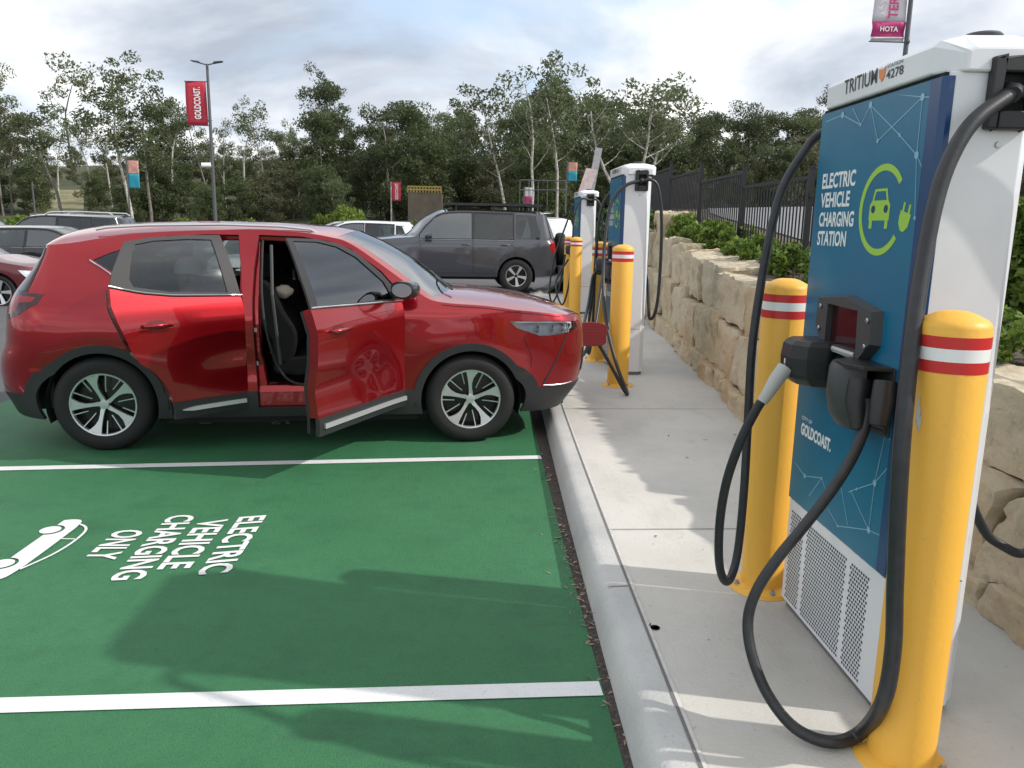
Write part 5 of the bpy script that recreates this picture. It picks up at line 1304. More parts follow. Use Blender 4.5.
# ------------------------------------------------------------------ other cars, one parametric family
def generic_spec(wb=2.7, fo=.9, ro=.95, H=1.5, hw=.9, r=.33, belt=.95, cowl=1.0, nose=.78, xcowl=None, xroofF=None, xroofR=0., xtail=None, sill=.25, clad=None, pillars=(), glassm='privacy_glass', rake=.35, trunk=None, railz=None, rim=None, spokes=5, tumble=.24):
    L0, L1 = -ro, wb+fo
    xcowl = wb-.35 if xcowl is None else xcowl; xroofF = xcowl-.75 if xroofF is None else xroofF
    zr = H-.07
    wz = [(.15, hw-.06), (.35, hw-.02), (.6, hw), (belt-.1, hw-.005), (belt+.02, hw-.045), (zr, hw-tumble), (H+.05, hw-tumble-.05)]
    xr = [(.2, L0+.12), (.4, L0), (.7, L0), (belt, L0+.05), (zr, L0+rake), (H, L0+rake+.05)]
    xf = [(.2, L1-.12), (.35, L1), (.6, L1), (nose, L1-.06), (nose+.15, L1-.25), (1.3, L1-.4)]
    xcR = L0+max(rake, .2)+.12; LR = .45; xcF = L1-.5; LF = .55
    ze = [(L0-.6, zr-.04), (xcR, zr-.03), (xroofR+.3, zr), (xroofF-.1, zr), (lerp(xroofF, xcowl, .5), lerp(zr, cowl, .42)), (xcowl-.12, cowl+.06), (xcowl, cowl), (xcowl+.25, cowl-.02), (xcF, nose+.12), (L1, nose+.03), (L1+.4, nose)]
    sh = Shell(wz, xr, xf, ze, xcR, LR, xcF, LF, L0, L1, taper=.05, flare=((0, r, r+.11, .012), (wb, r, r+.11, .014)))
    a0, a1 = xcR+.02, xcowl-.16
    zt_ = lambda x: sh.ze(x)-.05
    bz = belt+.03
    ps = sorted([a0+.02]+list(pillars)+[a1])
    glassp = []
    for i in range(len(ps)-1):
        p, q = ps[i]+(.03 if i else 0), ps[i+1]-(.03 if i < len(ps)-2 else 0)
        n = 7; topl = [(lerp(q, p, j/n), max(bz+.02, zt_(lerp(q, p, j/n)))) for j in range(n+1)]
        if i == 0: topl = topl[:-1]+[(p+.10, zt_(p)-.02), (p, bz+.12)]
        poly_ = [(p+(.02 if i == 0 else 0), bz), (q, bz)]+topl
        glassp.append((glassm if i < len(ps)-2 else 'side_glass', poly_))
    doors = []; handles = {}
    if len(pillars) >= 1:
        pd = list(pillars)[-1]; p0 = list(pillars)[0] if len(pillars) > 1 else max(a0+.15, .18)
        zl = sill+.08
        ztop = lambda x: sh.ze(x)-.018
        ra = [(math.cos(R(a))*(r+.13), r+math.sin(R(a))*(r+.13)) for a in range(0, 60, 8)]
        rd = [(pd-.005, zl)]+[(pd-.005, ztop(pd))]+[(lerp(pd, p0+.0, j/5), ztop(lerp(pd, p0, j/5))) for j in range(1, 6)]+[(p0-.0, belt), (max(p0-.02, .26), r+.5)]+list(reversed(ra[:6]))+[(r+.135, zl)]
        fd = [(pd+.005, zl), (xcowl-.22, zl), (xcowl-.16, belt-.05)]+[(lerp(xcowl-.14, pd+.005, j/9), ztop(lerp(xcowl-.14, pd, j/9))) for j in range(0, 10)]
        doors = [('rear_door', rd), ('front_door', fd)]; handles = {'rear_door': (p0+.22, belt-.10), 'front_door': (pd+.16, belt-.10)}
    S = dict(wheels=(0, wb), r=r, arch=r+.045, clad=clad, sill=sill, zclad=sill+.14, zrear=sill+.05, zfront=sill+.03, step=.09, cowlz=cowl, beltz=belt, glass=glassp, doors=doors, belt=[(a0-.3, belt), (L1, belt)],
             lights=[('L_tail', [(L0+.02, belt-.02), (L0+.2, belt-.02), (L0+.26, belt-.09), (L0+.18, belt-.26), (L0+.02, belt-.26)]), ('L_head', [(L1-.52, nose+.03), (L1-.1, nose+.0), (L1-.04, nose-.10), (L1-.12, nose-.15), (L1-.38, nose-.11)])],
             lightmat={'L_tail': ('tail_light', M_tail), 'L_head': ('headlight', M_lampw)},
             hood=[(xcowl, xcowl+.2, cowl+.04), (xcowl+.2, xcowl+.35, cowl+.04), (lerp(xcowl, xcF, .6), lerp(xcowl, xcF, .65), lerp(cowl, nose+.12, .5)+.05), (xcF, xcF+.05, nose+.17), (xcF+.2, xcF+.2, nose+.13), (xcF+.4, L1-.14, nose+.07), (xcF+LF-.02, L1-.08, nose+.015)],
             screen=[(xcowl, xcowl+.2, cowl+.04), (xcowl-.12, xcowl+.1, cowl+.11), (lerp(xroofF, xcowl, .5), lerp(xroofF, xcowl, .5)+.2, lerp(H, cowl, .42)+.0), (xroofF+.02, xroofF+.14, H-.035)],
             roof=[(xroofF+.02, xroofF+.14, H-.035), (xroofF-.25, xroofF-.2, H-.005), (lerp(xroofF, xroofR, .5), lerp(xroofF, xroofR, .5), H), (xroofR+.2, xroofR+.2, H-.01), (xcR, xcR-.02, H-.02), (xcR-LR*.6, L0+rake+.06, H-.05), (xcR-LR+.02, L0+rake+.015, zr-.03)],
             chrome=.005, handles=handles, mirror=(xcowl-.30, belt+.04), rim=rim or r-.11, tw=.22, spokes=spokes, wheelin=.02)
    return S, sh
def place(spec, name, paintm, x, y, rz, **k):
    S, sh = spec; return build_car(name, S, sh, paintm, (x, y, gz(x, y)), R(rz), **k)
def rear_glass(root, sh, z0, z1, m=None, frac=.62):
    mb = MB(); us = [lerp(sh.xcR-sh.LR, sh.xcR-sh.LR*(1-frac), j/8) for j in range(9)]; rows = [lerp(z0, z1, i/4) for i in range(5)]; vs = []
    for z in rows:
        for u in us: vs.append(sh.SP(u, z, -1)+sh.nrm(u, z, -1)*.006)
        for u in reversed(us[1:]): vs.append(sh.SP(u, z, 1)+sh.nrm(u, z, 1)*.006)
    n = 17; mb.add(vs, [(i*n+j, i*n+j+1, (i+1)*n+j+1, (i+1)*n+j) for i in range(4) for j in range(n-1)]); mb.build('rear_window', m or M_mirror, root, smooth=180)
def grille(root, sh, z0, z1, m=None, u0=None):
    mb = MB(); us = [lerp(u0 or sh.xcF+sh.LF*.45, sh.xcF+sh.LF, j/6) for j in range(7)]; vs = []; rows = [lerp(z0, z1, i/3) for i in range(4)]
    for z in rows:
        for u in us: vs.append(sh.SP(u, z, -1)+Vector((.006, 0, 0)))
        for u in reversed(us[:-1]): vs.append(sh.SP(u, z, 1)+Vector((.006, 0, 0)))
    n = 13; mb.add(vs, [(i*n+j, i*n+j+1, (i+1)*n+j+1, (i+1)*n+j) for i in range(3) for j in range(n-1)]); mb.build('grille', m or M_black, root, smooth=60)
def plain_seats(root, belt, xs):
    for x in xs:
        for y in (-.36, .36): seat(root, x, y, belt-.50, .62)
# large charcoal off-roader
pw = at(507, 289, y=18.6)
sp_ = generic_spec(wb=2.79, fo=.87, ro=1.0, H=1.86, hw=.94, r=.385, belt=1.17, cowl=1.22, nose=1.02, xcowl=2.32, xroofF=1.62, xroofR=-.4, sill=.36, clad=None, pillars=(.05, .62+.36), rake=.30, rim=.235, tumble=.20)
pr_loc = at(507, 260, y=18.9); prado = place(sp_, 'off_road_wagon', P_grey, pr_loc.x+.12, 18.9, 183.5, label='charcoal off-road wagon with a flat roof rack and a spare wheel on its back door', cat='car')
plain_seats(prado, 1.17, (1.45, .55)); rear_glass(prado, sp_[1], 1.22, 1.72); grille(prado, sp_[1], .62, .98)
mb = MB()
mb.box(-.55, 1.55, -.62, .62, 1.955, 1.975)
for x in [-.5+.25*i for i in range(9)]: mb.box(x-.03, x+.03, -.64, .64, 1.975, 1.99)
for s in (-1, 1): mb.box(-.6, 1.62, s*.64-.02, s*.64+.02, 1.935, 1.985)
for x in (-.6, 1.6): mb.box(x-.02, x+.02, -.64, .64, 1.935, 1.985)
for x in (-.35, .5, 1.35):
    for s in (-1, 1): mb.box(x-.02, x+.02, s*.60-.015, s*.60+.015, 1.80, 1.945)
mb.build('roof_rack', M_black, prado)
mb = MB(); rsp = .38; ysp = .12; xsp = -1.0
mb.lathe([(.0, 0), (.22, 0), (.30, -.005), (.36, -.03), (.38, -.08), (.38, -.17), (.35, -.21), (.2, -.22), (0, -.22)], 36, axis='x', c=(xsp-.0, ysp, .98)); sw = mb.build('spare_wheel', M_tyre, prado, smooth=40)
mb = MB(); mb.lathe([(.0, -.235), (.20, -.232), (.235, -.215), (.24, -.20)], 30, axis='x', c=(xsp, ysp, .98)); mb.build('spare_wheel_cover', M_dark, sw, smooth=40)
mb = MB(); mb.box(-1.09, -.98, -.80, .80, .42, .60); mb.tube([(-1.0, 0, .45), (-1.22, 0, .45), (-1.26, 0, .50)], .03, 8); mb.build('tow_bumper', M_clad, prado, bevel=.02)
for s in (-1, 1):
    mb = MB(); mb.tube([(-.7, s*.72, 1.82), (-.95, s*.66, 1.83)], .02, 6)
mb = MB(); mb.box(-.88, -.66, -.62, .62, 1.80, 1.83); mb.build('spoiler', P_grey, prado, bevel=.01)
for s in (-1, 1):
    mb = MB(); pl = [(-.985, .98), (-.87, .95), (-.83, 1.02), (-.86, 1.07), (-.985, 1.06)]
    sh_ = sp_[1]; mb.add([sh_.SP(sh_.U(*q), q[1], s)+sh_.nrm(sh_.U(*q), q[1], s)*.012 for q in pl], [tuple(range(len(pl)))]); mb.build('tail_light_clear', mat('tail_clear', (.75, .68, .68), .2), prado)
    mb = MB(); mb.prism([(-.95, 1.0), (-.82, 1.0), (-.78, 1.3), (-.9, 1.38)], s*.78, s*.80, 'xz') if False else None
    q0_ = [(-.99, 1.10), (-.80, 1.10), (-.76, 1.22), (-.83, 1.42), (-.90, 1.42)]
    mb = MB(); mb.add([sh_.SP(sh_.U(*q), q[1], s)+sh_.nrm(sh_.U(*q), q[1], s)*.008 for q in q0_], [tuple(range(5))]); mb.build('tail_light', M_tail, prado)
# white hatchback beyond the off-roader
sp2 = generic_spec(wb=2.6, fo=.85, ro=.8, H=1.52, hw=.88, r=.32, belt=.98, cowl=1.0, nose=.80, pillars=(.08, .95), rake=.4)
pA = at(432, 228, y=24.5)
c = place(sp2, 'white_hatchback', P_white, pA.x-1.0, 24.5, 182, label='white hatchback parked beyond the front of the charcoal off-road wagon', cat='car'); plain_seats(c, .98, (1.35, .5)); rear_glass(c, sp2[1], 1.03, 1.36); grille(c, sp2[1], .4, .7)
pB = at(362, 235, y=27)
c = place(generic_spec(wb=2.65, fo=.9, ro=.85, H=1.47, hw=.88, r=.32, belt=.95, cowl=.98, nose=.76, pillars=(.08, .95), rake=.6), 'silver_sedan', P_silver, pB.x+.6, 28, 182, label='silver car showing only its windscreen beside the light green bushes', cat='car')
# white ute/van seen behind the off-roader's tail
pC = at(560, 255, y=24)
c = place(generic_spec(wb=2.8, fo=.9, ro=.95, H=1.72, hw=.92, r=.36, belt=1.08, cowl=1.12, nose=.95, pillars=(.05, .98), rake=.3, sill=.33), 'white_wagon', P_white, pC.x-.3, 25.5, 95, label='white four-wheel drive seen behind the tail of the charcoal off-road wagon', cat='car')
# white SUV seen through the red car's cabin
pD = at(246, 245, y=13)
sD = generic_spec(wb=2.6, fo=.85, ro=.85, H=1.44, hw=.88, r=.33, belt=.95, cowl=.98, nose=.80, pillars=(.05, .98), rake=.35)
c = place(sD, 'white_hatchback', P_white, pD.x-.15, 15.6, -80, label='white hatchback glimpsed through the cabin of the red car', cat='car'); grille(c, sD[1], .62, .84); rear_glass(c, sD[1], 1.1, 1.45)
# left: maroon sedan, black wagon, dark SUV
sE = generic_spec(wb=2.75, fo=.92, ro=1.0, H=1.45, hw=.90, r=.33, belt=.94, cowl=.97, nose=.72, xcowl=2.25, pillars=(.05, .98), rake=.5, rim=.235)
pE = at(1, 280, y=15.6)
c = place(sE, 'maroon_sedan', P_maroon, pE.x-2.75, 16.2, 2, label='maroon sedan cut by the left edge, its headlight and bonnet showing', cat='car'); plain_seats(c, .94, (1.35, .5)); grille(c, sE[1], .35, .66)
sF = generic_spec(wb=2.8, fo=.92, ro=1.05, H=1.50, hw=.91, r=.34, belt=.98, cowl=1.0, nose=.78, xcowl=2.3, pillars=(.05, 1.0), rake=.35)
pF = at(48, 228, y=19.5)
c = place(sF, 'black_wagon', P_black, pF.x-1.55, 20.2, 2, label='black wagon with a silver window line behind the maroon sedan', cat='car'); plain_seats(c, .98, (1.35, .5)); grille(c, sF[1], .4, .7)
sG = generic_spec(wb=2.8, fo=.9, ro=.95, H=1.74, hw=.93, r=.36, belt=1.10, cowl=1.12, nose=.92, pillars=(.05, 1.0), rake=.3, sill=.3)
pG = at(125, 220, y=23)
c = place(sG, 'black_suv', P_black, pG.x-1.1, 24.2, 182, label='black SUV with silver roof rails showing above the red car roof', cat='car'); plain_seats(c, 1.10, (1.4, .5)); rear_glass(c, sG[1], 1.2, 1.6)
mb = MB()
for s in (-1, 1): mb.tube([(-.5, s*.62, 1.71), (-.4, s*.62, 1.775), (.5, s*.62, 1.80), (1.2, s*.62, 1.775), (1.35, s*.62, 1.71)], .022, 8)
mb.build('roof_rail', M_silver, c, smooth=60)
pH = at(0, 218, y=30)
c = place(generic_spec(wb=2.6, fo=.85, ro=.8, H=1.62, hw=.9, r=.33, belt=1.0, cowl=1.05, nose=.85, pillars=(.05, .95), rake=.35), 'white_suv', P_white, pH.x-2.7, 31, 2, label='white SUV at the far left edge behind the black wagon', cat='car')
# ------------------------------------------------------------------ vegetation
L_gum = leafmat('gum_leaves', (.072, .094, .042), (.100, .124, .058), (.135, .155, .080))
L_olive = leafmat('olive_leaves', (.055, .076, .030), (.080, .103, .043), (.112, .135, .060))
L_brown = leafmat('dry_olive_leaves', (.074, .080, .040), (.104, .108, .054), (.138, .14, .075))
L_lime = leafmat('lime_leaves', (.07, .11, .015), (.14, .20, .03), (.24, .30, .06))
L_bush = leafmat('bush_leaves', (.05, .09, .015), (.11, .18, .03), (.24, .32, .07))
L_dark = leafmat('dark_bush_leaves', (.012, .026, .008), (.025, .05, .014), (.05, .085, .022))
M_bark = mat('pale_bark', (.36, .33, .29), .85, var=.35, vscale=5, col2=(.46, .44, .40)); M_bark2 = mat('grey_bark', (.17, .155, .14), .9, var=.3, vscale=5)
def leaf_cloud(rng, centers, n_per, rad, size, aspect=.45, droop=.3):
    V = []
    for (c, r, k) in centers:
        nn = int(n_per*k)
        d = rng.normal(size=(nn, 3)); d /= np.linalg.norm(d, axis=1)[:, None]+1e-9
        rr = r*rng.uniform(.25, 1, size=(nn, 1))**.6
        p = np.array(c)+d*rr*np.array([1, 1, .72])
        a = rng.normal(size=(nn, 3)); a[:, 2] -= droop; a /= np.linalg.norm(a, axis=1)[:, None]
        b = np.cross(a, rng.normal(size=(nn, 3))); b /= np.linalg.norm(b, axis=1)[:, None]+1e-9
        s = size*rng.uniform(.6, 1.35, size=(nn, 1)); a = a*s; b = b*s*aspect
        V.append(np.stack([p-a, p-b*1.0, p+a, p+b*1.0], axis=1).reshape(-1, 3))
    V = np.concatenate(V); return V, np.arange(len(V)).reshape(-1, 4)
def make_tree(seed, H, crown0=.45, spread=.28, nb=9, lean=.04, leaf=None, bark=None, n_per=40, clump=.10, size=.145, sub=3, fork=0, low=False, r0=None):
    rg_ = np.random.default_rng(seed); rr = random.Random(seed)
    t = empty('gum_tree'); mb = MB(); cents = []
    r0 = r0 or .012*H+.03
    def limb(p, d, L_, r, depth):
        pts = [Vector(p)]; d = Vector(d).normalized(); n = 6
        for i in range(n):
            d = (d+Vector((rr.gauss(0, .10), rr.gauss(0, .10), .06 if depth else .02))).normalized(); pts.append(pts[-1]+d*L_/n)
        mb.tube(pts, [r*(1-.72*i/n) for i in range(n+1)], 6 if depth else 8, cap=False); return pts, d
    trunks = []
    if fork:
        base, d = limb((0, 0, -.3), (lean, 0, 1), H*.16, r0, 0)
        for k in range(fork):
            a = 2*PI*k/fork+rr.uniform(-.3, .3); pts, d = limb(base[-1], (math.cos(a)*.42, math.sin(a)*.42, 1), H*.62, r0*.62, 0); trunks.append(pts)
    else:
        pts, d = limb((0, 0, -.3), (rr.gauss(0, lean), rr.gauss(0, lean), 1), H*.86, r0, 0); trunks.append(pts)
    for pts in trunks:
        for k in range(nb):
            f = lerp(crown0, 1.0, (k+rr.random()*.7)/nb); f = min(f, .99)
            q = f*(len(pts)-1); i = int(q); p = pts[i].lerp(pts[min(i+1, len(pts)-1)], q-i); a = k*2.4+rr.uniform(-.5, .5)
            L_ = H*spread*rr.uniform(.55, 1.15)*(1-.35*abs(f-.6))/(1.3 if fork else 1)
            bp, d = limb(p, (math.cos(a), math.sin(a), rr.uniform(.35, 1.0)), L_, r0*.30*(1.25-f), 1)
            for j in range(sub):
                g = bp[-1-int(j*1.4) if j < 4 else 1]; a2 = rr.uniform(0, 2*PI); e = g+Vector((math.cos(a2), math.sin(a2), rr.uniform(-.1, .8)))*H*clump*rr.uniform(.5, 1.2)
                mb.tube([g, e], [r0*.07, r0*.03], 4, cap=False)
                cents.append((tuple(e), H*clump*rr.uniform(.55, 1.15), rr.uniform(.5, 1.4)))
        cents.append((tuple(pts[-1]+Vector((0, 0, H*.05))), H*clump*.9, 1.2))
    if low:
        for k in range(14):
            a = rr.uniform(0, 2*PI); q = rr.uniform(.1, 1)*H*spread; cents.append(((math.cos(a)*q, math.sin(a)*q, rr.uniform(.08, .55)*H), H*clump*rr.uniform(.8, 1.5), 1.6))
    mb.build('trunk', bark or M_bark2, t, smooth=60)
    V, Fq = leaf_cloud(rg_, cents, n_per*2.1, None, size)
    raw_mesh('crown', V, Fq, leaf or L_gum, t)
    return t
PR = []
for i, kw in enumerate([dict(H=12, crown0=.42, spread=.25, nb=8, leaf=L_gum, bark=M_bark2, n_per=36, clump=.080), dict(H=13, crown0=.5, spread=.22, nb=8, leaf=L_gum, bark=M_bark, n_per=34, clump=.080),
                        dict(H=11, crown0=.35, spread=.27, nb=11, leaf=L_olive, bark=M_bark2, n_per=70, clump=.10), dict(H=10, crown0=.3, spread=.28, nb=11, leaf=L_brown, bark=M_bark2, n_per=70, clump=.10),
                        dict(H=12, crown0=.25, spread=.28, nb=12, leaf=L_olive, bark=M_bark2, n_per=85, clump=.12), dict(H=8, crown0=.15, spread=.36, nb=11, leaf=L_olive, bark=M_bark2, n_per=90, clump=.14, low=True),
                        dict(H=7, crown0=.12, spread=.40, nb=10, leaf=L_brown, bark=M_bark, n_per=85, clump=.15, low=True), dict(H=9, crown0=.2, spread=.34, nb=11, leaf=L_gum, bark=M_bark, n_per=85, clump=.13, low=True)]):
    PR.append((make_tree(100+i, **kw), kw['H']))
G_T = 'gum trees in the bushland behind the car park'
used_proto = set()
def plant(pi, px_, D, ytop=None, H=None, name='gum_tree', label='', group=G_T, rot=None):
    """tree at distance D (world y) under image column px_, crown reaching row ytop"""
    p, h0 = PR[pi]; q = at(px_, 227, y=D); x = q.x; z = tg(x, D)
    if H is None: top = at(px_, ytop, y=D).z; H = max(3, top-z)
    t = copy_tree(p); s = H/h0/.97; t.scale = (s*rnd.uniform(.85, 1.15), s*rnd.uniform(.85, 1.15), s); t.location = (x, D, z); t.rotation_euler = (0, 0, rnd.uniform(0, 6.28) if rot is None else rot)
    t.name = name; tag(t, label, 'tree', group); return t
rnd = random.Random(5)
def tg(x, y):
    """terrain under the trees, car park side or terrace side"""
    g = gz(x, y)-.05
    if x > edgex(min(y, 75))+.3 and y < 75: g = max(g, tz(x, y))
    return g
lab_back = 'slender olive-green gum tree in the bushland that closes the car park'
lab_low = 'bushy dark green tree filling the bushland under the tall gums'
# skyline read from the photograph: (column, row of the crown top)
sky_l = [(-40, 105), (0, 104), (15, 110), (40, 128), (62, 104), (95, 120), (120, 112), (150, 108), (175, 104), (205, 110), (225, 118), (250, 102), (262, 108), (285, 122), (320, 108), (345, 112), (370, 122), (395, 100), (415, 104), (440, 118), (460, 112), (480, 120), (500, 104), (520, 100), (545, 82), (570, 90), (590, 108), (615, 100), (640, 108), (662, 118), (690, 114), (715, 110), (740, 106), (765, 110), (790, 114), (815, 112), (850, 112), (900, 112), (960, 108), (1020, 108), (1080, 110)]
for u, v in sky_l:
    k = rnd.choice([0, 1, 0, 2]) if u < 300 else rnd.choice([0, 2, 4, 2])
    if u > 650: k = rnd.choice([4, 2, 4])
    elif u < 300: k = rnd.choice([0, 1])
    tt = plant(k, u+rnd.uniform(-6, 6), rnd.uniform(66, 80), v+rnd.uniform(-3, 5), label=lab_back)
    if u < 300: tt.scale = (tt.scale.x*.8, tt.scale.y*.8, tt.scale.z)
for i in range(62):                                                # second and third rows up the slope
    u = -60+i*19+rnd.uniform(-8, 8); v = 158-rnd.uniform(0, 14) if u < 260 else lerp(140, 122, min(1, (u-260)/300))+rnd.uniform(-8, 10)
    if u > 640: v = rnd.uniform(114, 140)
    plant(rnd.choice([2, 3, 4, 4]), u, rnd.uniform(84, 112), v, label=lab_back)
for i in range(58):                                                # bushy understorey
    u = -50+i*19.5+rnd.uniform(-8, 8)
    if 50 < u < 92: continue
    D = rnd.uniform(60, 72) if u < 600 else rnd.uniform(62, 76)
    plant(rnd.choice([5, 6, 7, 5]), u, D, rnd.uniform(158, 190) if u < 260 else rnd.uniform(140, 178), label=lab_low, group='bushy trees under the gums')
for i in range(46):
    u = -50+i*24+rnd.uniform(-9, 9)
    if 45 < u < 95: continue
    plant(rnd.choice([5, 6, 7]), u, rnd.uniform(76, 96), rnd.uniform(148, 172), label=lab_low, group='bushy trees under the gums')
for p, _ in PR:                                                    # prototypes join the back row
    p.location = (rnd.uniform(-60, 60), 100, gz(0, 100)-.3); tag(p, lab_back, 'tree', G_T)
# individual trees
t = make_tree(41, 13.6, crown0=.40, spread=.30, nb=12, leaf=L_gum, bark=M_bark, n_per=42, clump=.075, sub=4, r0=.16); q = at(134, 227, y=58); z = gz(q.x, 58)
t.location = (q.x, 58, z); t.rotation_euler.z = 1.1; s = (at(110, 48, y=58).z-z)/14.2; t.scale = (s, s, s); tag(t, 'tall spreading gum tree rising above the others at the left', 'tree')
for sd, u, v, D, H, lab in ((42, 152, 92, 60, 12, 'thin gum tree leaning beside the tall spreading one at the left'), (46, 66, 100, 62, 11.5, 'loose gum tree left of the tall spreading one'), (47, 395, 96, 64, 11.5, 'wispy topped gum tree above the red banner on the white pole')):
    t = make_tree(sd, H, crown0=.5, spread=.24, nb=9, leaf=L_gum, bark=M_bark2, n_per=40, clump=.08, sub=3); q = at(u, 227, y=D); z = gz(q.x, D); t.location = (q.x, D, z); s = (at(u, v, y=D).z-z)/H; t.scale = (s, s, s); tag(t, lab, 'tree')
for sd, u, v, D, H, rot, lab in ((43, 528, 48, 54, 13, 0, 'tallest sparse pale-trunked gum tree right of the middle'), (44, 556, 66, 56, 12, 2, 'sparse gum tree with a pale trunk beside the tallest one'), (52, 508, 74, 57, 12, 4, 'thin gum tree on the left of the tallest sparse one')):
    t = make_tree(sd, H, crown0=.45, spread=.24, nb=11, leaf=L_gum, bark=M_bark, n_per=26, clump=.068, sub=3, size=.14, r0=.13); q = at(u, 227, y=D); z = gz(q.x, D); t.location = (q.x, D, z); t.rotation_euler.z = rot; s = (at(u, v, y=D).z-z)/H; t.scale = (s, s, s); tag(t, lab, 'tree')
t = make_tree(45, 12, crown0=.52, spread=.30, nb=7, leaf=L_gum, bark=M_bark, n_per=30, clump=.07, sub=3, fork=3, size=.13, r0=.20); q = at(627, 227, y=46); z = tg(q.x, 46)
t.location = (q.x, 46, z); s = (at(630, 72, y=46).z-z)/10.6; t.scale = (s*1.05, s, s); t.rotation_euler.z = .5; tag(t, 'sparse gum tree with three white forking limbs behind the charging stations', 'tree')
# shrubs
def make_bush(seed, w_, h, leaf, n=1500, size=.07, name='shrub', stems=True):
    rg_ = np.random.default_rng(seed); rr = random.Random(seed); t = empty(name); cents = []
    for k in range(int(16)):
        a = rr.uniform(0, 2*PI); q = rr.random()**.6*w_/2*.8; cents.append(((math.cos(a)*q, math.sin(a)*q, rr.uniform(.25, .88)*h*(1-.45*(q/(w_/2))**2)), min(w_, h)*rr.uniform(.16, .30), 1))
    V, Fq = leaf_cloud(rg_, cents, n/16, None, size, .5, 0.); V[:, 2] = np.maximum(V[:, 2], .0); raw_mesh('foliage', V, Fq, leaf, t)
    mb = MB()
    for k in range(7):
        c = cents[k][0]; mb.tube([(c[0]*.2, c[1]*.2, -.08), (c[0]*.6, c[1]*.6, c[2]*.6), c], [.018*h, .012*h, .005*h], 5)
    mb.build('stem', M_bark2, t); return t
B0 = make_bush(1, 1.3, .85, L_bush, 1700, .06); B1 = make_bush(2, 1.1, .7, L_bush, 1700, .055); B2 = make_bush(3, 1.6, 1.3, L_dark, 2600, .07); B3 = make_bush(4, 2.6, 1.9, L_lime, 3200, .08)
firstB = set()
def bush(proto, x, y, z, s, lab, group=None, rz=0., sz=None, name='shrub'):
    o = proto if id(proto) not in firstB else copy_tree(proto); firstB.add(id(proto)); o.location = (x, y, z); o.scale = (s, s, sz or s); o.rotation_euler = (0, 0, rz); o.name = name; tag(o, lab, 'shrub', group); return o
k = 0
labs = {id(B0): 'leafy green shrub growing between the stone wall and the fence', id(B1): 'yellow-green shrub growing between the stone wall and the fence', id(B2): 'dark green shrub at the foot of the fence'}
y = 5.2
while y < 19:
    pr_ = [B0, B1, B0, B1][k % 4]; xf_ = 3.3+max(0, y-9)*.02; xx = lerp(wx(y)+.55, xf_-.12, rnd.uniform(.35, .95)); s = rnd.uniform(.36, .50) if y < 9 else rnd.uniform(.38, .58)
    bush(pr_, xx, y, tz(xx, y)-.05, s, labs[id(pr_)], 'shrubs along the fence above the wall', rnd.uniform(0, 6)); y += rnd.uniform(.44, .74); k += 1
def hedge(y0, y1, lab):  # unseen row of foliage, added only to shade the footpath
    rg_ = np.random.default_rng(int(y0*7+90)); z0 = tz(3.0, (y0+y1)/2); t = empty('hedge', (3.14, y0, z0)); n = int((y1-y0)*5000)
    p = np.stack([rg_.uniform(-.11, .09, n), rg_.uniform(0, y1-y0, n), rg_.uniform(.02, 1, n)**.8*.74], axis=1)
    a = rg_.normal(size=(n, 3)); a /= np.linalg.norm(a, axis=1)[:, None]; b = np.cross(a, rg_.normal(size=(n, 3))); b /= np.linalg.norm(b, axis=1)[:, None]
    s = .042*rg_.uniform(.6, 1.3, size=(n, 1)); a = a*s; b = b*s*.5
    V = np.stack([p-a, p-b, p+a, p+b], axis=1).reshape(-1, 3); raw_mesh('foliage', V, np.arange(len(V)).reshape(-1, 4), L_bush, t)
    mb = MB()
    for k in range(int((y1-y0)/.5)): y = .25+k*.5; mb.tube([(0, y, -.1), (.03, y+.05, .3), (-.04, y-.05, .7)], [.02, .015, .008], 5)
    mb.build('stem', M_bark2, t); tag(t, lab, 'hedge'); return t
hedge(-4.4, 2.62, 'trimmed green hedge against the fence, nearest part behind the front bollard')
hedge(4.15, 6.9, 'trimmed green hedge against the fence behind the near charging station')
for (x, y, s) in ((2.6, 1.2, .4), (2.62, 2.4, .4), (2.6, 3.7, .4), (2.62, 4.5, .4)): bush(B0, x, y, tz(x, y)-.03, s, 'low leafy shrub above the stone wall behind the near charging station', 'low shrubs behind the near charging station', rnd.uniform(0, 6))
for i in range(22):
    y = rnd.uniform(24, 36); u = rnd.uniform(572, 612); q = at(u, 230, y=y); s = rnd.uniform(1.0, 1.7)
    bush([B2, B0, B2][i % 3], q.x, y, tg(q.x, y), s, 'dense dark shrub behind the farthest charging station', 'shrubs behind the farthest charging station', rnd.uniform(0, 6))
for i in range(14):
    y = rnd.uniform(24, 34); u = rnd.uniform(612, 660); q = at(u, 230, y=y); s = rnd.uniform(.8, 1.2)
    bush(B2, q.x, y, tg(q.x, y), s, 'dense dark shrub behind the middle charging station', 'shrubs behind the middle charging station', rnd.uniform(0, 6))
for u, v, D, s, lab in ((322, 214, 38, .62, 'small lime-green bush left of its rounder neighbour, behind the red car roof'), (347, 205, 38, .95, 'rounded lime-green bush behind the red car windscreen')):
    q = at(u, 228, y=D); b = bush(B3, q.x, D, gz(q.x, D), s, lab, None, u)
    hh = at(u, v, y=D).z-gz(q.x, D); b.scale = (s*.85, s*.85, hh/1.75)
for u, D, s in ((70, 54, 1.0), (62, 55, .8), (186, 56, .8), (262, 55, .7), (465, 50, 1.0), (492, 52, 1.2), (250, 54, .9), (448, 55, .8), (414, 54, .8), (430, 54.5, .7), (441, 54, .9), (20, 54, .9)):
    q = at(u, 228, y=D); bush(B0, q.x, D, gz(q.x, D), s*2.0, 'green bush at the edge of the bushland behind the car park', 'bushes at the edge of the bushland', u)
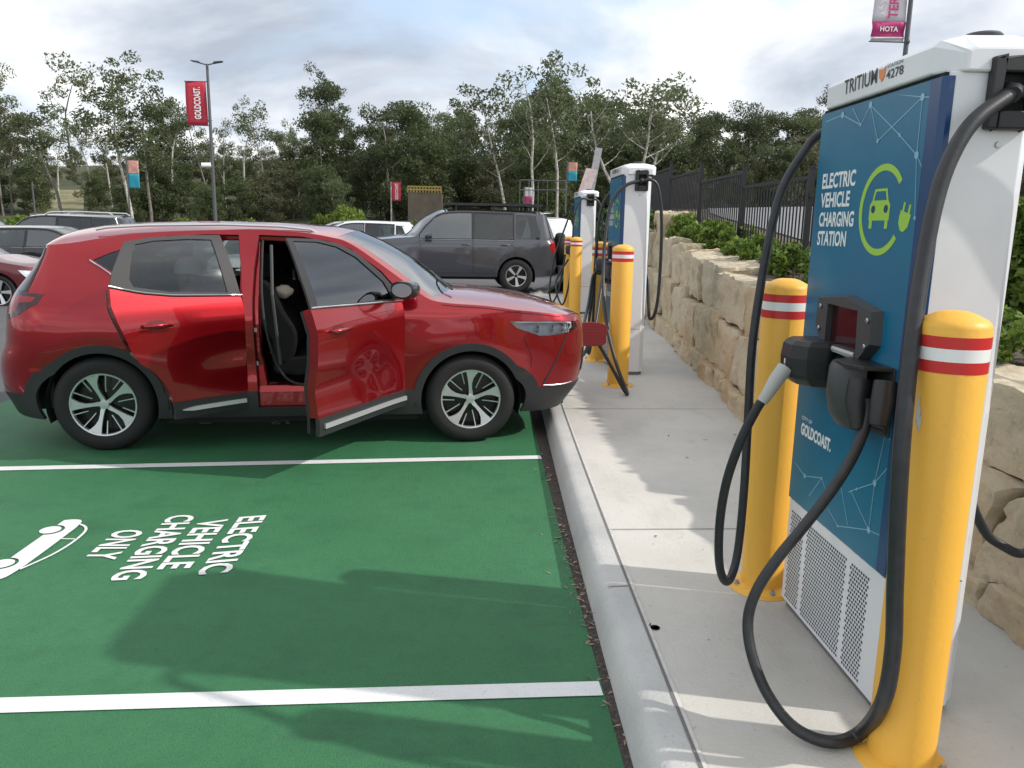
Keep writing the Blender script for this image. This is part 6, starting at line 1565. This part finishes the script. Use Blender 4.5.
# grassy clearing, low wall and yellow railing far behind
M_clear = layered('clearing_grass', (.20, .19, .10), [(.5, .4, .7, (.28, .25, .15), .7), (2, .5, .7, (.12, .13, .06), .7)], rough=.95, bump=.5, bscale=4)
V = []; Fq = []
for j in range(9):
    for i in range(9):
        q = at(lerp(44, 96, i/8), 227, y=62+6*j*.6); y = 60+3.6*j; V.append((q.x, y, gz(q.x, y)+.12))
for j in range(8):
    for i in range(8): a = j*9+i; Fq.append((a, a+1, a+10, a+9))
raw_mesh('grass_clearing', V, Fq, M_clear, smooth=True, kind='structure')
t = empty('low_building', (0, 58, gz(0, 58))); q0 = at(408, 212, y=58); q1 = at(441, 193, y=58); q2 = at(441, 187, y=58); O_ = Vector(t.location)
mb = MB(); mb.box(q0.x, q1.x, 0, 3, -.3, q1.z-O_.z); mb.build('wall', mat('tan_render', (.15, .125, .095), .85, var=.15, vscale=1.5), t)
mb = MB()
for k in range(12):
    x = lerp(q0.x, q1.x, k/11); mb.box(x-.04, x+.04, -.04, .04, q1.z-O_.z, q2.z-O_.z)
for z in (q2.z-O_.z, (q1.z+q2.z)/2-O_.z): mb.box(q0.x, q1.x, -.05, .05, z-.05, z+.05)
mb.build('railing', mat('ochre_rail', (.42, .30, .08), .6), t); tag(t, 'low tan building with a yellow-brown railing on its roof, beside the red banner', 'building')
# overhead guard rail far right of the cars
M_pole_ = mat('dull_steel', (.14, .145, .15), .6)
t = empty('guard_rail', (0, 50, gz(0, 50)+.5)); O_ = Vector(t.location); mb = MB(); a, b = at(520, 180, y=50), at(566, 181, y=50); c, d = at(520, 190, y=50), at(566, 190, y=50)
for p, q in ((a, b), (c, d)): mb.tube([p-O_, q-O_], .03, 6)
mb.build('rail', M_pole_, t); mb = MB()
for k in range(6): f = k/5; mb.tube([a.lerp(b, f)-O_, Vector((a.lerp(b, f).x-O_.x, a.lerp(b, f).y-O_.y, -.6))], .022, 6)
mb.build('upright', M_pole_, t); tag(t, 'grey tube railing below the tallest sparse gum tree', 'railing')

# ------------------------------------------------------------------ lamp posts and banners
M_bred = mat('banner_red', (.50, .030, .055), .6, var=.08, vscale=3); M_teal = mat('banner_teal', (.02, .30, .42), .6); M_pink = mat('banner_pink', (.62, .33, .27), .6, var=.25, vscale=4); M_pale = mat('banner_pale', (.62, .60, .64), .6, var=.08, vscale=2); M_mag = mat('banner_magenta', (.42, .03, .15), .6); M_pole = mat('pole_grey', (.10, .105, .11), .5, metal=.3)
def pole(name, u, vtop, D, r, lab, cat, m=None, z0=None, ubot=None):
    q = at(u, vtop, y=D); z = (gz(q.x, D) if z0 is None else z0); t = empty(name, (q.x, D, z)); tag(t, lab, cat); h = q.z-z
    mb = MB(); mb.tube([(0, 0, -.2), (0, 0, h*.5), (0, 0, h)], [r*1.25, r, r*.75], 12); mb.lathe([(r*2.2, 0), (r*2.2, .03), (r*1.3, .05)], 12); mb.build('pole', m or M_pole, t, smooth=50); return t, h
def banner(t, x0, x1, z0, z1, m, name='banner', y=0., sag=.03):
    mb = MB(); n = 10; vs = []
    for i in range(n+1):
        for j in range(7):
            f = i/n; g = j/6; vs.append((lerp(x0, x1, g), y+sag*math.sin(f*5+g*2)*(g if x1 > x0 else 1), lerp(z0, z1, f)))
    mb.add(vs, [(i*7+j, i*7+j+1, (i+1)*7+j+1, (i+1)*7+j) for i in range(n) for j in range(6)]); b = mb.build(name, m, t, smooth=180)
    sol = b.modifiers.new('Solid', 'SOLIDIFY'); sol.thickness = .006; return b
D = 38
t, h = pole('lamp_post', 207, 64, D, .075, 'tall grey double-headed lamp post carrying a red banner', 'lamp post')
mb = MB()
for s in (-1, 1): mb.tube([(0, 0, h-.04), (s*.25, 0, h+.02), (s*.38, 0, h+.05)], .03, 8); mb.prism([(s*.30, h+.03), (s*.68, h+.10), (s*.70, h+.14), (s*.32, h+.10)], -.13, .13, 'xz')
mb.build('lamp_head', M_pole, t, bevel=.01)
zb = lambda v, u=200, D=D: at(u, v, y=D).z-t.location.z
z1, z0 = zb(82), zb(125)
b = banner(t, -.10, -1.02, z0, z1, M_bred); mb = MB(); 
put_text(mb, 'GOLDCOAST.', (-.36, -.045, z0+.25), (-.36, -.045, z1-.22), (-.66, -.045, z0+.25), off=.03); mb.build('banner_lettering', M_vinyl, b)
mb = MB(); mb.tube([(0, 0, z1+.02), (-1.05, 0, z1+.02)], .02, 6); mb.tube([(0, 0, z0-.02), (-1.05, 0, z0-.02)], .02, 6); mb.build('banner_arm', M_pole, t)
mb = MB(); zc = zb(165); mb.tube([(-.05, -.1, zc), (-.42, -.25, zc-.02)], .11, 10); mb.tube([(0, 0, zc-.05), (-.2, -.15, zc)], .04, 6); mb.build('security_camera', M_vinyl, t, smooth=40)
def small_banner(u, v0, v1, w_, D, parts, lab, side=1, mp=None, upx=None):
    t, h = pole('banner_pole', upx if upx is not None else u, v0, D, .05, lab, 'banner', mp); zb = lambda v: at(u, v, y=D).z-t.location.z
    a, b = zb(v1), zb(v0); x0, x1 = side*.06, side*(.06+w_)
    for (f0, f1, m) in parts: banner(t, x0, x1, lerp(a, b, f0), lerp(a, b, f1), m, sag=.02)
    mb = MB(); mb.tube([(0, 0, b), (x1, 0, b)], .015, 6); mb.tube([(0, 0, a), (x1, 0, a)], .015, 6); mb.build('banner_arm', M_pole, t); return t, a, b, x0, x1
small_banner(126, 160, 188, .72, 55, [(0, .5, M_teal), (.5, 1, M_pink)], 'banner with a pink upper and teal lower half, left among the trees', 1)
t, a, b, x0, x1 = small_banner(394, 182, 201, .62, 58, [(0, 1, M_bred)], 'small red banner on a pale pole beside the low tan building', 1, M_bark, 391)
mb = MB(); put_text(mb, 'GOLDCOAST', (.50, -.04, a+.1), (.50, -.04, b-.1), (.28, -.04, a+.1), off=.02); mb.build('banner_lettering', M_vinyl, t)
small_banner(524, 187, 204, .48, 52, [(0, .45, M_mag), (.45, 1, M_pale)], 'small pale banner with a magenta foot behind the off-road wagon roof', 1)
small_banner(567, 162, 181, .66, 56, [(0, .5, M_teal), (.5, 1, M_pink)], 'banner with an orange-pink upper and teal lower half above the shrubs', 1)
t, h = pole('dark_post', 32, 182, 50, .06, 'thin dark post among the trees at the left', 'post')
t, h = pole('dark_post', 34, 182, 50, .05, 'x', 'post') if False else (t, h)
# near banner behind the first charging station
Dn = 21; q = at(911, 0, y=Dn); t = empty('banner_pole', (q.x, Dn, tz(q.x, Dn))); tag(t, 'tall pole with a pale banner whose foot is magenta, above the near charging station', 'banner')
top = at(909, -60, y=Dn).z-t.location.z; mb = MB(); mb.tube([(0, 0, -.2), (0, 0, top)], [.07, .055], 12); mb.build('pole', M_pole, t, smooth=50)
zz = lambda v: at(890, v, y=Dn).z-t.location.z; wn = .86
banner(t, -.08, -.08-wn, zz(22), zz(-52), M_pale); banner(t, -.08, -.08-wn, zz(37), zz(22), M_mag)
banner(t, -.08, -.08-wn, zz(41), zz(37), M_pale)
mb = MB(); put_text(mb, 'CHARACTERS', (-.32, -.05, zz(19)), (-.32, -.05, zz(-48)), (-.56, -.05, zz(19)), off=.03) if False else put_text(mb, 'TERS', (-.32, -.05, zz(19)), (-.32, -.05, zz(-8)), (-.58, -.05, zz(19)), off=.03)
mb.build('banner_lettering', M_mag, t); mb = MB(); put_text(mb, 'HOTA', (-.74, -.05, zz(32)), (-.28, -.05, zz(32)), (-.74, -.05, zz(27)), off=.01); mb.build('banner_lettering', M_vinyl, t)
mb = MB(); mb.tube([(.0, 0, zz(42)), (-.98, 0, zz(42))], .015, 6); mb.lathe([(.03, -.05), (.05, 0), (.03, .05)], 10, c=(-.0, -.08, zz(42))); mb.build('banner_arm', M_pole, t)
